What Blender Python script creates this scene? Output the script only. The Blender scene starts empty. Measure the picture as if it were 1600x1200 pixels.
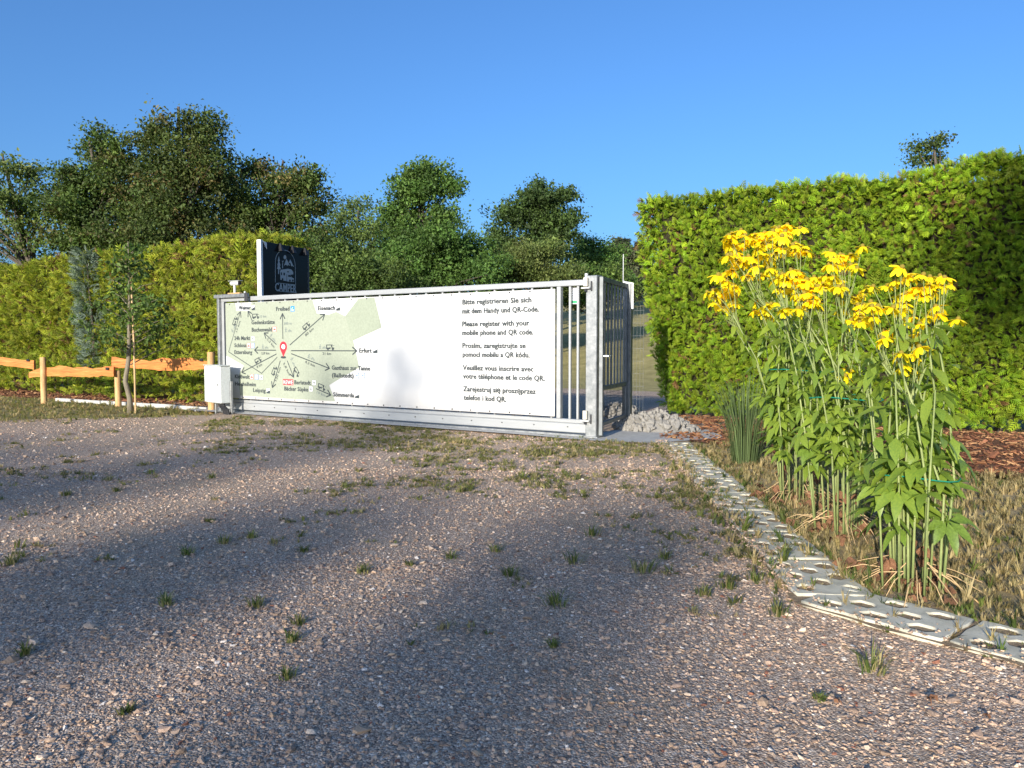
import bpy, bmesh, math, random
import numpy as np
from mathutils import Vector, Matrix

R = math.radians
rnd = random.Random(7)
sc = bpy.context.scene

# ------------------------------------------------------------------ camera, sky, sun, exposure
H = 1.2                       # eye height
F = 1200.0                    # focal length in photograph pixels (1600 wide)
PITCH = math.atan(62 / 1200)
cam_d = bpy.data.cameras.new('camera'); cam = bpy.data.objects.new('camera', cam_d)
sc.collection.objects.link(cam); sc.camera = cam
cam_d.sensor_width = 36; cam_d.lens = 27; cam_d.clip_start = .05; cam_d.clip_end = 2000
cam.location = (0, 0, H); cam.rotation_euler = (R(90) - PITCH, 0, 0)

SUN_EL = R(14.0); SUN_AZ = R(204.0)          # azimuth clockwise from +Y
TO_SUN = Vector((math.sin(SUN_AZ) * math.cos(SUN_EL), math.cos(SUN_AZ) * math.cos(SUN_EL), math.sin(SUN_EL)))
w = bpy.data.worlds.new("World"); sc.world = w; w.use_nodes = True
sky = w.node_tree.nodes.new('ShaderNodeTexSky'); sky.sky_type = 'NISHITA'; sky.sun_disc = False
sky.sun_elevation = SUN_EL; sky.sun_rotation = SUN_AZ
sky.air_density = 1.0; sky.dust_density = 2.5; sky.ozone_density = 7.0; sky.altitude = 0
w.node_tree.links.new(sky.outputs[0], w.node_tree.nodes['Background'].inputs[0])
w.node_tree.nodes['Background'].inputs[1].default_value = 0.116
sun_d = bpy.data.lights.new('sun', 'SUN'); sun_o = bpy.data.objects.new('sun', sun_d)
sc.collection.objects.link(sun_o)
sun_d.energy = 3.6; sun_d.angle = R(0.55); sun_d.color = (1.0, .92, .79)
sun_o.rotation_euler = TO_SUN.to_track_quat('Z', 'Y').to_euler()
sun_o.location = (-20, -26, 12)
sc.view_settings.view_transform = 'Standard'; sc.view_settings.look = 'None'
sc.view_settings.exposure = 1.08; sc.view_settings.gamma = 1.0

# ------------------------------------------------------------------ measuring helpers
def ray(px, py):
    x = (px - 800) / F; y = -(py - 600) / F
    c, s = math.cos(PITCH), math.sin(PITCH)
    return Vector((x, c + y * s, -s + y * c))
def G(px, py, z=0.0):
    d = ray(px, py); t = (z - H) / d.z
    return Vector((d.x * t, d.y * t, z))
def AT(px, py, Y):
    d = ray(px, py); t = Y / d.y
    return Vector((d.x * t, Y, H + d.z * t))

A = G(916, 684)                                         # foot of the gate's right end
_d = ray(-1096, 538); EX = -Vector((_d.x, _d.y, 0)).normalized()   # along the gate, left to right
EY = Vector((-EX.y, EX.x, 0))                           # away from the camera
GATE_ROT = math.atan2(EX.y, EX.x)
def SZ(px, py, t=0.0):
    """point of the gate plane (t behind its front) seen at a pixel -> local s, z"""
    d = ray(px, py); o = Vector((0, 0, H))
    k = (A + EY * t - o).dot(EY) / d.dot(EY)
    p = o + d * k - A
    return p.dot(EX), p.z
def wd(p):                                              # distance behind the gate line
    return (p[0] - A.x) * EY.x + (p[1] - A.y) * EY.y

# ------------------------------------------------------------------ mesh helpers
C = sc.collection
def link(o, parent=None):
    C.objects.link(o)
    if parent is not None: o.parent = parent
    return o
def tag(o, label=None, cat=None, group=None, kind=None):
    if label: o['label'] = label
    if cat: o['category'] = cat
    if group: o['group'] = group
    if kind: o['kind'] = kind
    return o
def empty(name, loc, rz=0.0, label=None, cat=None, group=None):
    o = bpy.data.objects.new(name, None); o.empty_display_size = .1
    o.location = loc; o.rotation_euler = (0, 0, rz); link(o)
    return tag(o, label, cat, group)
def arr_mesh(name, V, Fc, col=None, smooth=False):
    """V (n,3), Fc (m,k) -> mesh"""
    V = np.asarray(V, np.float32); Fc = np.asarray(Fc, np.int32); m, k = Fc.shape
    me = bpy.data.meshes.new(name)
    me.vertices.add(len(V)); me.vertices.foreach_set('co', V.ravel())
    me.loops.add(m * k); me.loops.foreach_set('vertex_index', Fc.ravel())
    me.polygons.add(m); me.polygons.foreach_set('loop_start', np.arange(0, m * k, k, dtype=np.int32))
    me.polygons.foreach_set('use_smooth', np.full(m, smooth, dtype=bool))
    if col is not None:
        a = me.color_attributes.new('Col', 'FLOAT_COLOR', 'POINT')
        c4 = np.ones((len(V), 4), np.float32); c4[:, :3] = col
        a.data.foreach_set('color', c4.ravel())
    me.update(calc_edges=True)
    return me
def obj(name, me, mat, parent=None):
    o = bpy.data.objects.new(name, me)
    if mat is not None and not me.materials: me.materials.append(mat)
    return link(o, parent)
class MB:
    def __init__(s): s.v = []; s.f = []
    def add(s, vs, fs):
        n = len(s.v); s.v += [tuple(v) for v in vs]; s.f += [tuple(n + i for i in f) for f in fs]; return s
    def box(s, x0, x1, y0, y1, z0, z1, b=0.0):
        if b <= 0:
            vs = [(x, y, z) for x in (x0, x1) for y in (y0, y1) for z in (z0, z1)]
            return s.add(vs, [(0, 1, 3, 2), (4, 6, 7, 5), (0, 4, 5, 1), (2, 3, 7, 6), (0, 2, 6, 4), (1, 5, 7, 3)])
        c = ((x0 + x1) / 2, (y0 + y1) / 2, (z0 + z1) / 2); h = ((x1 - x0) / 2, (y1 - y0) / 2, (z1 - z0) / 2)
        b = min(b, *[q * .9 for q in h]); vs = []; idx = {}
        for sx in (-1, 1):
            for sy in (-1, 1):
                for sz in (-1, 1):
                    for ax in range(3):
                        p = [c[i] + (sx, sy, sz)[i] * (h[i] - (0 if i == ax else b)) for i in range(3)]
                        idx[sx, sy, sz, ax] = len(vs); vs.append(p)
        fs = []
        for ax in range(3):
            o1, o2 = [(1, 2), (0, 2), (0, 1)][ax]
            for sg in (-1, 1):
                q = []
                for a_, b_ in ((-1, -1), (1, -1), (1, 1), (-1, 1)):
                    k = [0, 0, 0]; k[ax] = sg; k[o1] = a_; k[o2] = b_; q.append(idx[(*k, ax)])
                fs.append(q)
        for e in range(3):
            o1, o2 = [(1, 2), (0, 2), (0, 1)][e]
            for a_ in (-1, 1):
                for b_ in (-1, 1):
                    q = []
                    for t, axx in ((-1, o1), (1, o1), (1, o2), (-1, o2)):
                        k = [0, 0, 0]; k[e] = t; k[o1] = a_; k[o2] = b_; q.append(idx[(*k, axx)])
                    fs.append(q)
        for sx in (-1, 1):
            for sy in (-1, 1):
                for sz in (-1, 1): fs.append([idx[sx, sy, sz, a_] for a_ in range(3)])
        return s.add(vs, fs)
    def tube(s, pts, rad, n=8, cap=True):
        pts = [Vector(p) for p in pts]; m = len(pts)
        if not hasattr(rad, '__len__'): rad = [rad] * m
        base = len(s.v); up = Vector((.13, .97, .2))
        for i, p in enumerate(pts):
            t = (pts[min(i + 1, m - 1)] - pts[max(i - 1, 0)]).normalized()
            a = t.cross(up)
            if a.length < .05: a = t.cross(Vector((1, 0, 0)))
            a.normalize(); b = t.cross(a)
            for k in range(n):
                th = 2 * math.pi * k / n
                s.v.append(tuple(p + (a * math.cos(th) + b * math.sin(th)) * rad[i]))
        for i in range(m - 1):
            for k in range(n):
                q = base + i * n; k2 = (k + 1) % n
                s.f.append((q + k, q + k2, q + n + k2, q + n + k))
        if cap:
            s.f.append(tuple(base + k for k in range(n))[::-1]); s.f.append(tuple(base + (m - 1) * n + k for k in range(n)))
        return s
    def poly(s, pts, t, th=.0015):
        """flat print: polygon in local s,z drawn just in front of t"""
        return s.add([(x, t - th, z) for x, z in pts], [tuple(range(len(pts)))])
    def build(s, name, mat, parent=None, smooth=False):
        me = bpy.data.meshes.new(name); me.from_pydata(s.v, [], s.f)
        if smooth: me.polygons.foreach_set('use_smooth', [True] * len(me.polygons))
        me.update()
        return obj(name, me, mat, parent)
    def mesh(s, name, smooth=False):
        me = bpy.data.meshes.new(name); me.from_pydata(s.v, [], s.f)
        if smooth: me.polygons.foreach_set('use_smooth', [True] * len(me.polygons))
        me.update(); return me

def instance_arrays(tV, tF, M, T, col=None, colv=None):
    """copies of a template: M (n,3,3) T (n,3)"""
    n = len(T); k = len(tV)
    V = np.einsum('nij,kj->nki', M, tV) + T[:, None, :]
    Fc = tF[None] + (np.arange(n) * k)[:, None, None]
    cc = None
    if col is not None:
        cc = np.repeat(col[:, None, :], k, axis=1)
        if colv is not None: cc = cc * colv[None, :, None]
        cc = cc.reshape(-1, 3)
    return V.reshape(-1, 3), Fc.reshape(-1, tF.shape[1]), cc
def basis(xa, hint):
    """rows -> matrices whose columns are x = xa, z close to hint"""
    x = xa / (np.linalg.norm(xa, axis=1, keepdims=True) + 1e-9)
    y = np.cross(hint, x); y /= (np.linalg.norm(y, axis=1, keepdims=True) + 1e-9)
    z = np.cross(x, y)
    return np.stack([x, y, z], axis=2)

# ------------------------------------------------------------------ materials
def mat_new(name):
    m = bpy.data.materials.new(name); m.use_nodes = True
    nt = m.node_tree; return m, nt, nt.nodes['Principled BSDF']
def nd(nt, t, **kw):
    n = nt.nodes.new(t)
    for k, v in kw.items():
        if k in n.inputs.keys(): n.inputs[k].default_value = v
        else: setattr(n, k, v)
    return n
def ramp(nt, stops, fac, interp='LINEAR'):
    r = nt.nodes.new('ShaderNodeValToRGB'); e = r.color_ramp; e.interpolation = interp
    while len(e.elements) < len(stops): e.elements.new(.5)
    for q, (p, c) in zip(e.elements, stops): q.position = p; q.color = (*c, 1)
    nt.links.new(fac, r.inputs[0]); return r
def mat_noise(name, stops, scale=8, rough=.8, metal=0., bump=0., bscale=40, bdist=.02, detail=8, spec=.3, stretch=None, coord='Object'):
    m, nt, p = mat_new(name); L = nt.links.new
    tc = nd(nt, 'ShaderNodeTexCoord'); src = tc.outputs[coord]
    if stretch:
        mp = nd(nt, 'ShaderNodeMapping'); mp.inputs['Scale'].default_value = stretch; L(src, mp.inputs[0]); src = mp.outputs[0]
    n = nd(nt, 'ShaderNodeTexNoise', Scale=scale, Detail=detail, Roughness=.62); L(src, n.inputs['Vector'])
    r = ramp(nt, stops, n.outputs['Fac']); L(r.outputs[0], p.inputs['Base Color'])
    p.inputs['Roughness'].default_value = rough; p.inputs['Metallic'].default_value = metal
    p.inputs['Specular IOR Level'].default_value = spec
    if bump:
        b = nd(nt, 'ShaderNodeTexNoise', Scale=bscale, Detail=6, Roughness=.7); L(src, b.inputs['Vector'])
        bp = nd(nt, 'ShaderNodeBump', Strength=bump, Distance=bdist); L(b.outputs['Fac'], bp.inputs['Height']); L(bp.outputs[0], p.inputs['Normal'])
    return m
def mat_leaf(name, transl=.35, rough=.55, gain=(1, 1, 1), attr=True, base=(.1, .15, .02), spec=.25):
    m, nt, p = mat_new(name); L = nt.links.new
    out = [n for n in nt.nodes if n.type == 'OUTPUT_MATERIAL'][0]
    if attr:
        a = nd(nt, 'ShaderNodeAttribute', attribute_name='Col'); src = a.outputs['Color']
    else:
        tc = nd(nt, 'ShaderNodeTexCoord'); n = nd(nt, 'ShaderNodeTexNoise', Scale=14, Detail=4); L(tc.outputs['Object'], n.inputs['Vector'])
        oi = nd(nt, 'ShaderNodeObjectInfo')
        mx = nd(nt, 'ShaderNodeMath', operation='MULTIPLY_ADD'); L(oi.outputs['Random'], mx.inputs[0]); mx.inputs[1].default_value = .6; L(n.outputs['Fac'], mx.inputs[2])
        r = ramp(nt, [(.25, tuple(c * .62 for c in base)), (.6, base), (1.0, (base[0] * 1.5, base[1] * 1.3, base[2] * 1.1))], mx.outputs[0]); src = r.outputs[0]
    g = nd(nt, 'ShaderNodeMixRGB', blend_type='MULTIPLY'); g.inputs[0].default_value = 1; L(src, g.inputs[1]); g.inputs[2].default_value = (*gain, 1)
    L(g.outputs[0], p.inputs['Base Color']); p.inputs['Roughness'].default_value = rough; p.inputs['Specular IOR Level'].default_value = spec
    t = nd(nt, 'ShaderNodeBsdfTranslucent')
    g2 = nd(nt, 'ShaderNodeMixRGB', blend_type='MULTIPLY'); g2.inputs[0].default_value = 1; L(g.outputs[0], g2.inputs[1]); g2.inputs[2].default_value = (1.3, 1.4, .75, 1)
    L(g2.outputs[0], t.inputs[0])
    mx = nd(nt, 'ShaderNodeMixShader'); mx.inputs[0].default_value = transl
    L(p.outputs[0], mx.inputs[1]); L(t.outputs[0], mx.inputs[2]); L(mx.outputs[0], out.inputs[0])
    return m
def mat_flat(name, c, rough=.6, metal=0., spec=.3):
    m, nt, p = mat_new(name); L = nt.links.new
    tc = nd(nt, 'ShaderNodeTexCoord'); n = nd(nt, 'ShaderNodeTexNoise', Scale=35, Detail=4); L(tc.outputs['Object'], n.inputs['Vector'])
    r = ramp(nt, [(.3, tuple(x * .9 for x in c)), (.7, tuple(min(1, x * 1.05) for x in c))], n.outputs['Fac']); L(r.outputs[0], p.inputs['Base Color'])
    p.inputs['Roughness'].default_value = rough; p.inputs['Metallic'].default_value = metal; p.inputs['Specular IOR Level'].default_value = spec
    return m
def mat_col(name, rough=.85, bump=0., spec=.2):
    """colour from the per-piece attribute, with fine grain"""
    m, nt, p = mat_new(name); L = nt.links.new
    a = nd(nt, 'ShaderNodeAttribute', attribute_name='Col')
    tc = nd(nt, 'ShaderNodeTexCoord'); n = nd(nt, 'ShaderNodeTexNoise', Scale=160, Detail=3); L(tc.outputs['Object'], n.inputs['Vector'])
    r = ramp(nt, [(.3, (.72, .72, .72)), (.7, (1.15, 1.15, 1.15))], n.outputs['Fac'])
    g = nd(nt, 'ShaderNodeMixRGB', blend_type='MULTIPLY'); g.inputs[0].default_value = 1; L(a.outputs['Color'], g.inputs[1]); L(r.outputs[0], g.inputs[2])
    L(g.outputs[0], p.inputs['Base Color']); p.inputs['Roughness'].default_value = rough; p.inputs['Specular IOR Level'].default_value = spec
    return m

def mat_gravel(name):
    m, nt, p = mat_new(name); L = nt.links.new
    tc = nd(nt, 'ShaderNodeTexCoord'); co = tc.outputs['Object']
    v = nd(nt, 'ShaderNodeTexVoronoi', Scale=130.0); L(co, v.inputs['Vector'])
    v2 = nd(nt, 'ShaderNodeTexVoronoi', Scale=70.0); L(co, v2.inputs['Vector'])
    sep = nd(nt, 'ShaderNodeSeparateColor'); L(v.outputs['Color'], sep.inputs[0])
    r1 = ramp(nt, [(0, (.21, .156, .118)), (.3, (.35, .262, .198)), (.55, (.46, .355, .268)), (.8, (.55, .44, .335)), (.95, (.68, .58, .47))], sep.outputs[0])
    sep2 = nd(nt, 'ShaderNodeSeparateColor'); L(v2.outputs['Color'], sep2.inputs[0])
    r2 = ramp(nt, [(0, (.6, .57, .58)), (.5, (1, .97, .95)), (1, (1.3, 1.22, 1.16))], sep2.outputs[0])
    mu = nd(nt, 'ShaderNodeMixRGB', blend_type='MULTIPLY'); mu.inputs[0].default_value = .8; L(r1.outputs[0], mu.inputs[1]); L(r2.outputs[0], mu.inputs[2])
    # earthy, greener wear patches
    n = nd(nt, 'ShaderNodeTexNoise', Scale=.55, Detail=9, Roughness=.66); L(co, n.inputs['Vector'])
    f = ramp(nt, [(.48, (0, 0, 0)), (.68, (.55, .55, .55))], n.outputs['Fac'])
    mx = nd(nt, 'ShaderNodeMixRGB'); L(f.outputs[0], mx.inputs[0]); L(mu.outputs[0], mx.inputs[1]); mx.inputs[2].default_value = (.36, .28, .18, 1)
    L(mx.outputs[0], p.inputs['Base Color']); p.inputs['Roughness'].default_value = .92; p.inputs['Specular IOR Level'].default_value = .2
    dd = nd(nt, 'ShaderNodeMath', operation='SUBTRACT'); dd.inputs[0].default_value = 1; L(v.outputs['Distance'], dd.inputs[1])
    ad = nd(nt, 'ShaderNodeMath', operation='ADD'); L(dd.outputs[0], ad.inputs[0]); L(sep2.outputs[1], ad.inputs[1])
    bp = nd(nt, 'ShaderNodeBump', Strength=.7, Distance=.008); L(ad.outputs[0], bp.inputs['Height']); L(bp.outputs[0], p.inputs['Normal'])
    return m

M = {}
M['gravel'] = mat_gravel('gravel')
M['stone'] = mat_col('gravel_stone', .8)
M['meadow'] = mat_noise('meadow', [(.3, (.24, .21, .075)), (.5, (.32, .275, .105)), (.7, (.42, .35, .15))], 2.2, .95, bump=.8, bscale=30, bdist=.05)
M['lawn_soil'] = mat_noise('lawn_soil', [(.3, (.17, .15, .055)), (.6, (.28, .24, .10)), (.8, (.36, .29, .15))], 6, .95, bump=.8, bscale=60, bdist=.03)
M['dry_ground'] = mat_noise('dry_ground', [(.25, (.22, .155, .085)), (.5, (.36, .28, .15)), (.75, (.48, .39, .22))], 5, .95, bump=.9, bscale=55, bdist=.03)
M['mulch_ground'] = mat_noise('mulch_ground', [(.25, (.07, .03, .018)), (.5, (.17, .075, .04)), (.75, (.30, .16, .08))], 22, .95, bump=1., bscale=45, bdist=.04)
M['path_soil'] = mat_noise('path_soil', [(.25, (.19, .13, .08)), (.5, (.30, .22, .14)), (.75, (.42, .33, .22))], 30, .95, bump=.9, bscale=90, bdist=.02)
M['chip'] = mat_col('bark_chip', .9)
M['concrete'] = mat_noise('concrete', [(.3, (.36, .35, .33)), (.7, (.50, .49, .46))], 9, .9, bump=.3, bscale=90, bdist=.004)
M['paver'] = mat_noise('paver_concrete', [(.25, (.30, .285, .22)), (.5, (.50, .47, .375)), (.75, (.62, .585, .48))], 11, .92, bump=.6, bscale=130, bdist=.003)
M['galv'] = mat_noise('galvanised_steel', [(.32, (.24, .255, .26)), (.5, (.34, .35, .35)), (.68, (.46, .465, .46))], 14, .5, metal=.75, bump=.04, bscale=60, bdist=.002)
M['galv_shaded'] = mat_noise('shaded_galvanised_steel', [(.3, (.13, .14, .145)), (.5, (.18, .19, .195)), (.7, (.24, .25, .25))], 9, .55, metal=.6)  # galvanised steel with the shade of the narrow gate's side put into its colour
M['alu'] = mat_noise('aluminium', [(.35, (.38, .39, .395)), (.65, (.45, .46, .455))], 3, .45, metal=.35, stretch=(.3, 1, 2))
M['banner'] = mat_noise('banner_vinyl', [(.35, (.56, .56, .555)), (.65, (.59, .59, .585))], 2.5, .5, bump=.10, bscale=3.2, bdist=.03)
M['print_green'] = mat_flat('print_pale_green', (.315, .345, .27))
M['print_green2'] = mat_flat('print_mid_green', (.29, .325, .25))
M['print_dark'] = mat_flat('print_dark_grey', (.045, .055, .06))
M['print_mid'] = mat_flat('print_mid_grey', (.16, .19, .185))
M['print_red'] = mat_flat('print_red', (.72, .03, .045))
M['print_blue'] = mat_flat('print_blue', (.02, .25, .68))
M['print_blue2'] = mat_flat('print_frame_blue', (.08, .17, .52))
M['print_brick'] = mat_flat('print_brick_red', (.45, .12, .10))
M['print_white'] = mat_flat('print_white', (.82, .82, .82))
M['sign'] = mat_flat('sign_black_gloss', (.011, .011, .012), rough=.12, spec=.1)
M['sign_edge'] = mat_flat('sign_white_edge', (.75, .75, .73))
M['sign_print'] = mat_flat('sign_silver_print', (.42, .43, .42))
M['box'] = mat_flat('cabinet_paint', (.56, .59, .57), rough=.4)
M['black'] = mat_flat('black_rubber', (.02, .02, .022), rough=.5)
M['darkmetal'] = mat_flat('dark_metal', (.05, .05, .055), rough=.4)
M['zinc'] = mat_flat('bright_zinc', (.7, .7, .68), rough=.35, metal=.4)
M['nylon'] = mat_flat('nylon_roller', (.72, .66, .55), rough=.5)
M['bluesign'] = mat_flat('blue_board', (.015, .11, .33))
M['rail_wood'] = mat_noise('oiled_larch', [(.28, (.26, .085, .022)), (.42, (.44, .155, .04)), (.58, (.54, .21, .055)), (.75, (.66, .33, .12))], 9, .6, bump=.25, bscale=12, bdist=.006, stretch=(.35, 3, 4))
M['post_wood'] = mat_noise('post_timber', [(.25, (.40, .22, .09)), (.5, (.54, .33, .15)), (.75, (.66, .44, .22))], 7, .75, bump=.25, bscale=20, bdist=.005, stretch=(3, 3, .5))
M['stake_wood'] = mat_noise('stake_timber', [(.3, (.46, .30, .14)), (.7, (.62, .44, .24))], 7, .8, stretch=(3, 3, .4))
M['bark'] = mat_noise('bark', [(.3, (.05, .042, .033)), (.7, (.14, .115, .09))], 12, .95, bump=.6, bscale=30, bdist=.02, stretch=(3, 3, .6))
M['bark_pale'] = mat_noise('young_bark', [(.3, (.13, .11, .075)), (.7, (.26, .22, .16))], 12, .9, bump=.4, bscale=30, bdist=.01, stretch=(3, 3, .6))
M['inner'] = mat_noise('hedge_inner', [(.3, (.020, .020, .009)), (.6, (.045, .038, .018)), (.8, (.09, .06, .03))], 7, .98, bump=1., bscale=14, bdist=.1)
M['tree_leaf'] = mat_leaf('tree_leaf', .30)
M['hedge_leaf'] = mat_leaf('hedge_leaf', .30, rough=.6)
M['grass'] = mat_leaf('grass_blade', .35, rough=.6)
M['plant_leaf'] = mat_leaf('coneflower_leaf', .35, attr=False, base=(.165, .255, .040), rough=.42, spec=.4)
M['plant_leaf_y'] = mat_leaf('yellowed_leaf', .4, attr=False, base=(.55, .45, .03))
M['stem'] = mat_noise('coneflower_stem', [(.3, (.16, .21, .07)), (.7, (.30, .34, .13))], 10, .6)
M['dead'] = mat_noise('dead_leaf', [(.3, (.10, .045, .022)), (.7, (.26, .13, .07))], 14, .9)
M['petal'] = mat_leaf('yellow_petal', .30, attr=False, base=(.88, .72, .012), rough=.5)
M['cone'] = mat_noise('flower_cone', [(.3, (.16, .14, .02)), (.7, (.34, .24, .03))], 80, .8, bump=.6, bscale=200, bdist=.004)
M['twine'] = mat_flat('green_twine', (.01, .22, .15))
M['rock'] = mat_noise('crushed_rock', [(.25, (.17, .16, .145)), (.5, (.26, .245, .22)), (.75, (.36, .34, .305))], 10, .9, bump=.4, bscale=60, bdist=.01)

# ------------------------------------------------------------------ terrain and ground sheets
def terrain(x, y):
    wv = (x - A.x) * EY.x + (y - A.y) * EY.y
    t = np.clip(wv - 11, 0, None)
    return np.where(t < 70, .115 * t * np.clip(t / 8, 0, 1), .115 * 70)
xs = np.concatenate([np.linspace(-400, -60, 14), np.linspace(-55, 55, 112), np.linspace(60, 400, 14)])
ys = np.concatenate([np.linspace(-300, -20, 10), np.linspace(-15, 95, 112), np.linspace(100, 600, 18)])
XX, YY = np.meshgrid(xs, ys); ZZ = terrain(XX, YY) - .05
nx, ny = len(xs), len(ys); I = np.arange(nx * ny).reshape(ny, nx)
ground = obj('ground', arr_mesh('ground', np.stack([XX, YY, ZZ], -1).reshape(-1, 3),
             np.stack([I[:-1, :-1], I[:-1, 1:], I[1:, 1:], I[1:, :-1]], -1).reshape(-1, 4), smooth=True), M['meadow'])
ground['kind'] = 'structure'

_sn = np.random.RandomState(3); _sw = [(_sn.randn(2) * f, _sn.rand() * 6.28, 1 / f) for f in (.8, .9, 1.6, 1.9, 3.2, 3.6, 6., 7., 11.) for _ in range(2)]
def undul(x, y):
    z = 0 * x
    for k, ph, a in _sw: z = z + a * np.sin(k[0] * x + k[1] * y + ph)
    return z * .0042
def jag(pts, step=.12, amp=.05, seed=1):
    r = random.Random(seed); out = []
    for i, p in enumerate(pts):
        q = pts[(i + 1) % len(pts)]; d = Vector((q[0] - p[0], q[1] - p[1])); n = max(1, min(90, int(d.length / step)))
        nn = Vector((-d.y, d.x)); nn = nn.normalized() if nn.length else nn
        for k in range(n):
            o = r.gauss(0, amp) if k else 0
            out.append((p[0] + d.x * k / n + nn.x * o, p[1] + d.y * k / n + nn.y * o))
    return out
def sheet(name, pts, z, mat, kind='structure', jagged=0.05, seed=1):
    pts = [(p[0], p[1]) for p in pts]
    if jagged: pts = jag(pts, amp=jagged, seed=seed)
    me = bpy.data.meshes.new(name); me.from_pydata([(x, y, z) for x, y in pts], [], [tuple(range(len(pts)))]); me.update()
    o = obj(name, me, mat); o['kind'] = kind; return o

# gravel yard: a gently uneven grid from behind the camera to the gate
gx = np.arange(-16, 6.01, .07); gy = np.arange(-3, 16.6, .07)
GX, GY = np.meshgrid(gx, gy)
GZ = undul(GX, GY) - .006
def gl(s, t=0.): return A + EX * s + EY * t
LAWN_EDGE = [G(-260, 662), G(0, 657), G(150, 652), G(330, 648)]       # gravel / grass border on the left
K = G(1249, 944); P_FAR = G(1046, 712); PU = Vector((.65, -.76, 0)).normalized()
PD = (P_FAR - K); PD.z = 0; PD.normalize()
def keep_gravel(x, y):
    wv = (x - A.x) * EY.x + (y - A.y) * EY.y
    inside = wv < -.02
    # right of the path
    t = np.clip(y, K.y, None); xe = K.x + (t - K.y) * PD.x / PD.y
    xe = np.where(y < K.y, K.x + (K.y - y) * PU.x / -PU.y, xe)
    inside &= x < xe + .16
    e0, e1 = LAWN_EDGE[0], LAWN_EDGE[3]
    ye = np.interp(x, [p.x for p in LAWN_EDGE], [p.y for p in LAWN_EDGE], left=40, right=99)
    inside &= y < ye + .12 * np.sin(x * 3.1) + .08 * np.sin(x * 7.7 + 1)
    return inside
I = np.arange(GX.size).reshape(GX.shape)
cx = (GX[:-1, :-1] + GX[1:, 1:]) / 2; cy = (GY[:-1, :-1] + GY[1:, 1:]) / 2
q = np.stack([I[:-1, :-1], I[:-1, 1:], I[1:, 1:], I[1:, :-1]], -1)[keep_gravel(cx, cy)]
me = arr_mesh('gravel_yard', np.stack([GX, GY, GZ], -1).reshape(-1, 3), q, smooth=True)
gravel = obj('gravel_yard', me, M['gravel']); gravel['kind'] = 'structure'
# grass verge on the left, bark bed behind it, dry bed on the right
lawn_far = [G(-260, 621), G(90, 623), G(320, 637)]
sheet('grass_verge', [G(-260, 668), G(0, 664), G(160, 659), gl(-8.0, -.75), gl(-8.1, -.1), G(322, 637), G(200, 629), G(90, 622), G(-260, 606)], -.02, M['lawn_soil'], jagged=.03)
sheet('bark_bed', [G(-300, 607), G(90, 623.5), G(200, 630.5), G(322, 638), gl(-7.6, .1), gl(-7.0, 3.0), gl(-25, 3.0)], -.034, M['mulch_ground'], jagged=0)
sheet('dry_grass_bed', [K + PU * 2.2 + Vector((-.1, .0, 0)), K + Vector((.05, .02, 0)), P_FAR + Vector((.05, 0, 0)), G(1030, 690), G(1100, 676), G(1350, 712), G(1600, 760), (9, 6.5), (9, 1.0)], -.012, M['dry_ground'], jagged=.03)
sheet('bark_mulch', [G(1010, 686), G(1100, 692), G(1180, 706), G(1350, 722), G(1480, 738), G(1620, 745), (9.5, 5.6), (9.5, 9.0), gl(1.6, 2.7), gl(1.2, 1.2)], .004, M['mulch_ground'], jagged=.05, seed=4)
sheet('driveway', [gl(-11, .45), gl(2.4, .45), gl(3.2, 9.6), gl(-9, 10.3)], -.028, M['gravel'], jagged=.05)
sill = sheet('concrete_sill', [gl(-8.05, -.22), gl(-.9, -.22), gl(.2, -.30), gl(.95, -.12), gl(1.55, .9), gl(1.0, 1.7), gl(.2, 1.7), gl(-.1, .45), gl(-8.05, .42)], .012, M['concrete'], jagged=0)

# ------------------------------------------------------------------ paved strip of lattice pavers
def curve_to_mesh(cu, name):
    o = bpy.data.objects.new('tmp', cu)
    me = bpy.data.meshes.new_from_object(o); me.name = name
    bpy.data.objects.remove(o); bpy.data.curves.remove(cu); return me
def paver_mesh(seed):
    r = random.Random(seed)
    cu = bpy.data.curves.new('paver', 'CURVE'); cu.dimensions = '2D'; cu.fill_mode = 'BOTH'; cu.extrude = .03; cu.bevel_depth = .0035; cu.bevel_resolution = 1
    def sp(pts):
        s = cu.splines.new('POLY'); s.points.add(len(pts) - 1); s.use_cyclic_u = True
        for p, q_ in zip(s.points, pts): p.co = (q_[0], q_[1], 0, 1)
    Lh, Wh = .300, .178; out = []
    for k in range(13): x = -Lh + 2 * Lh * k / 12; out.append((x, -Wh + .005 * math.cos(2 * math.pi * x / .2) * (-1)))
    out += [(Lh + .004, -.09), (Lh - .004, 0), (Lh + .004, .09)]
    for k in range(13): x = Lh - 2 * Lh * k / 12; out.append((x, Wh + .005 * math.cos(2 * math.pi * x / .2)))
    out += [(-Lh + .004, .09), (-Lh - .004, 0), (-Lh + .004, -.09)]
    sp(out)
    for row, (y, xx) in enumerate(((-.108, (-.2, 0, .2)), (0, (-.1, .1)), (.108, (-.2, 0, .2)))):
        for x in xx:
            j = lambda: r.gauss(0, .003)
            a, b = .066, .045
            sp([(x - a + j(), y + j()), (x - a * .5 + j(), y - b + j()), (x + a * .5 + j(), y - b + j()), (x + a + j(), y + j()), (x + a * .5 + j(), y + b + j()), (x - a * .5 + j(), y + b + j())][::-1])
    return curve_to_mesh(cu, 'paver')
soil = sheet('path_soil', [K + PU * 2.6 - Vector((.02, 0, 0)), K + Vector((-.01, -.02, 0)), K + PD * 6.0, K + PD * 6.0 + Vector((.39, 0, 0)), K + PD * .3 + Vector((.40, 0, 0)), K + PU * 2.6 + Vector((.30, .27, 0))], .006, M['path_soil'], jagged=.012)
pm = [paver_mesh(k) for k in range(3)]
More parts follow.
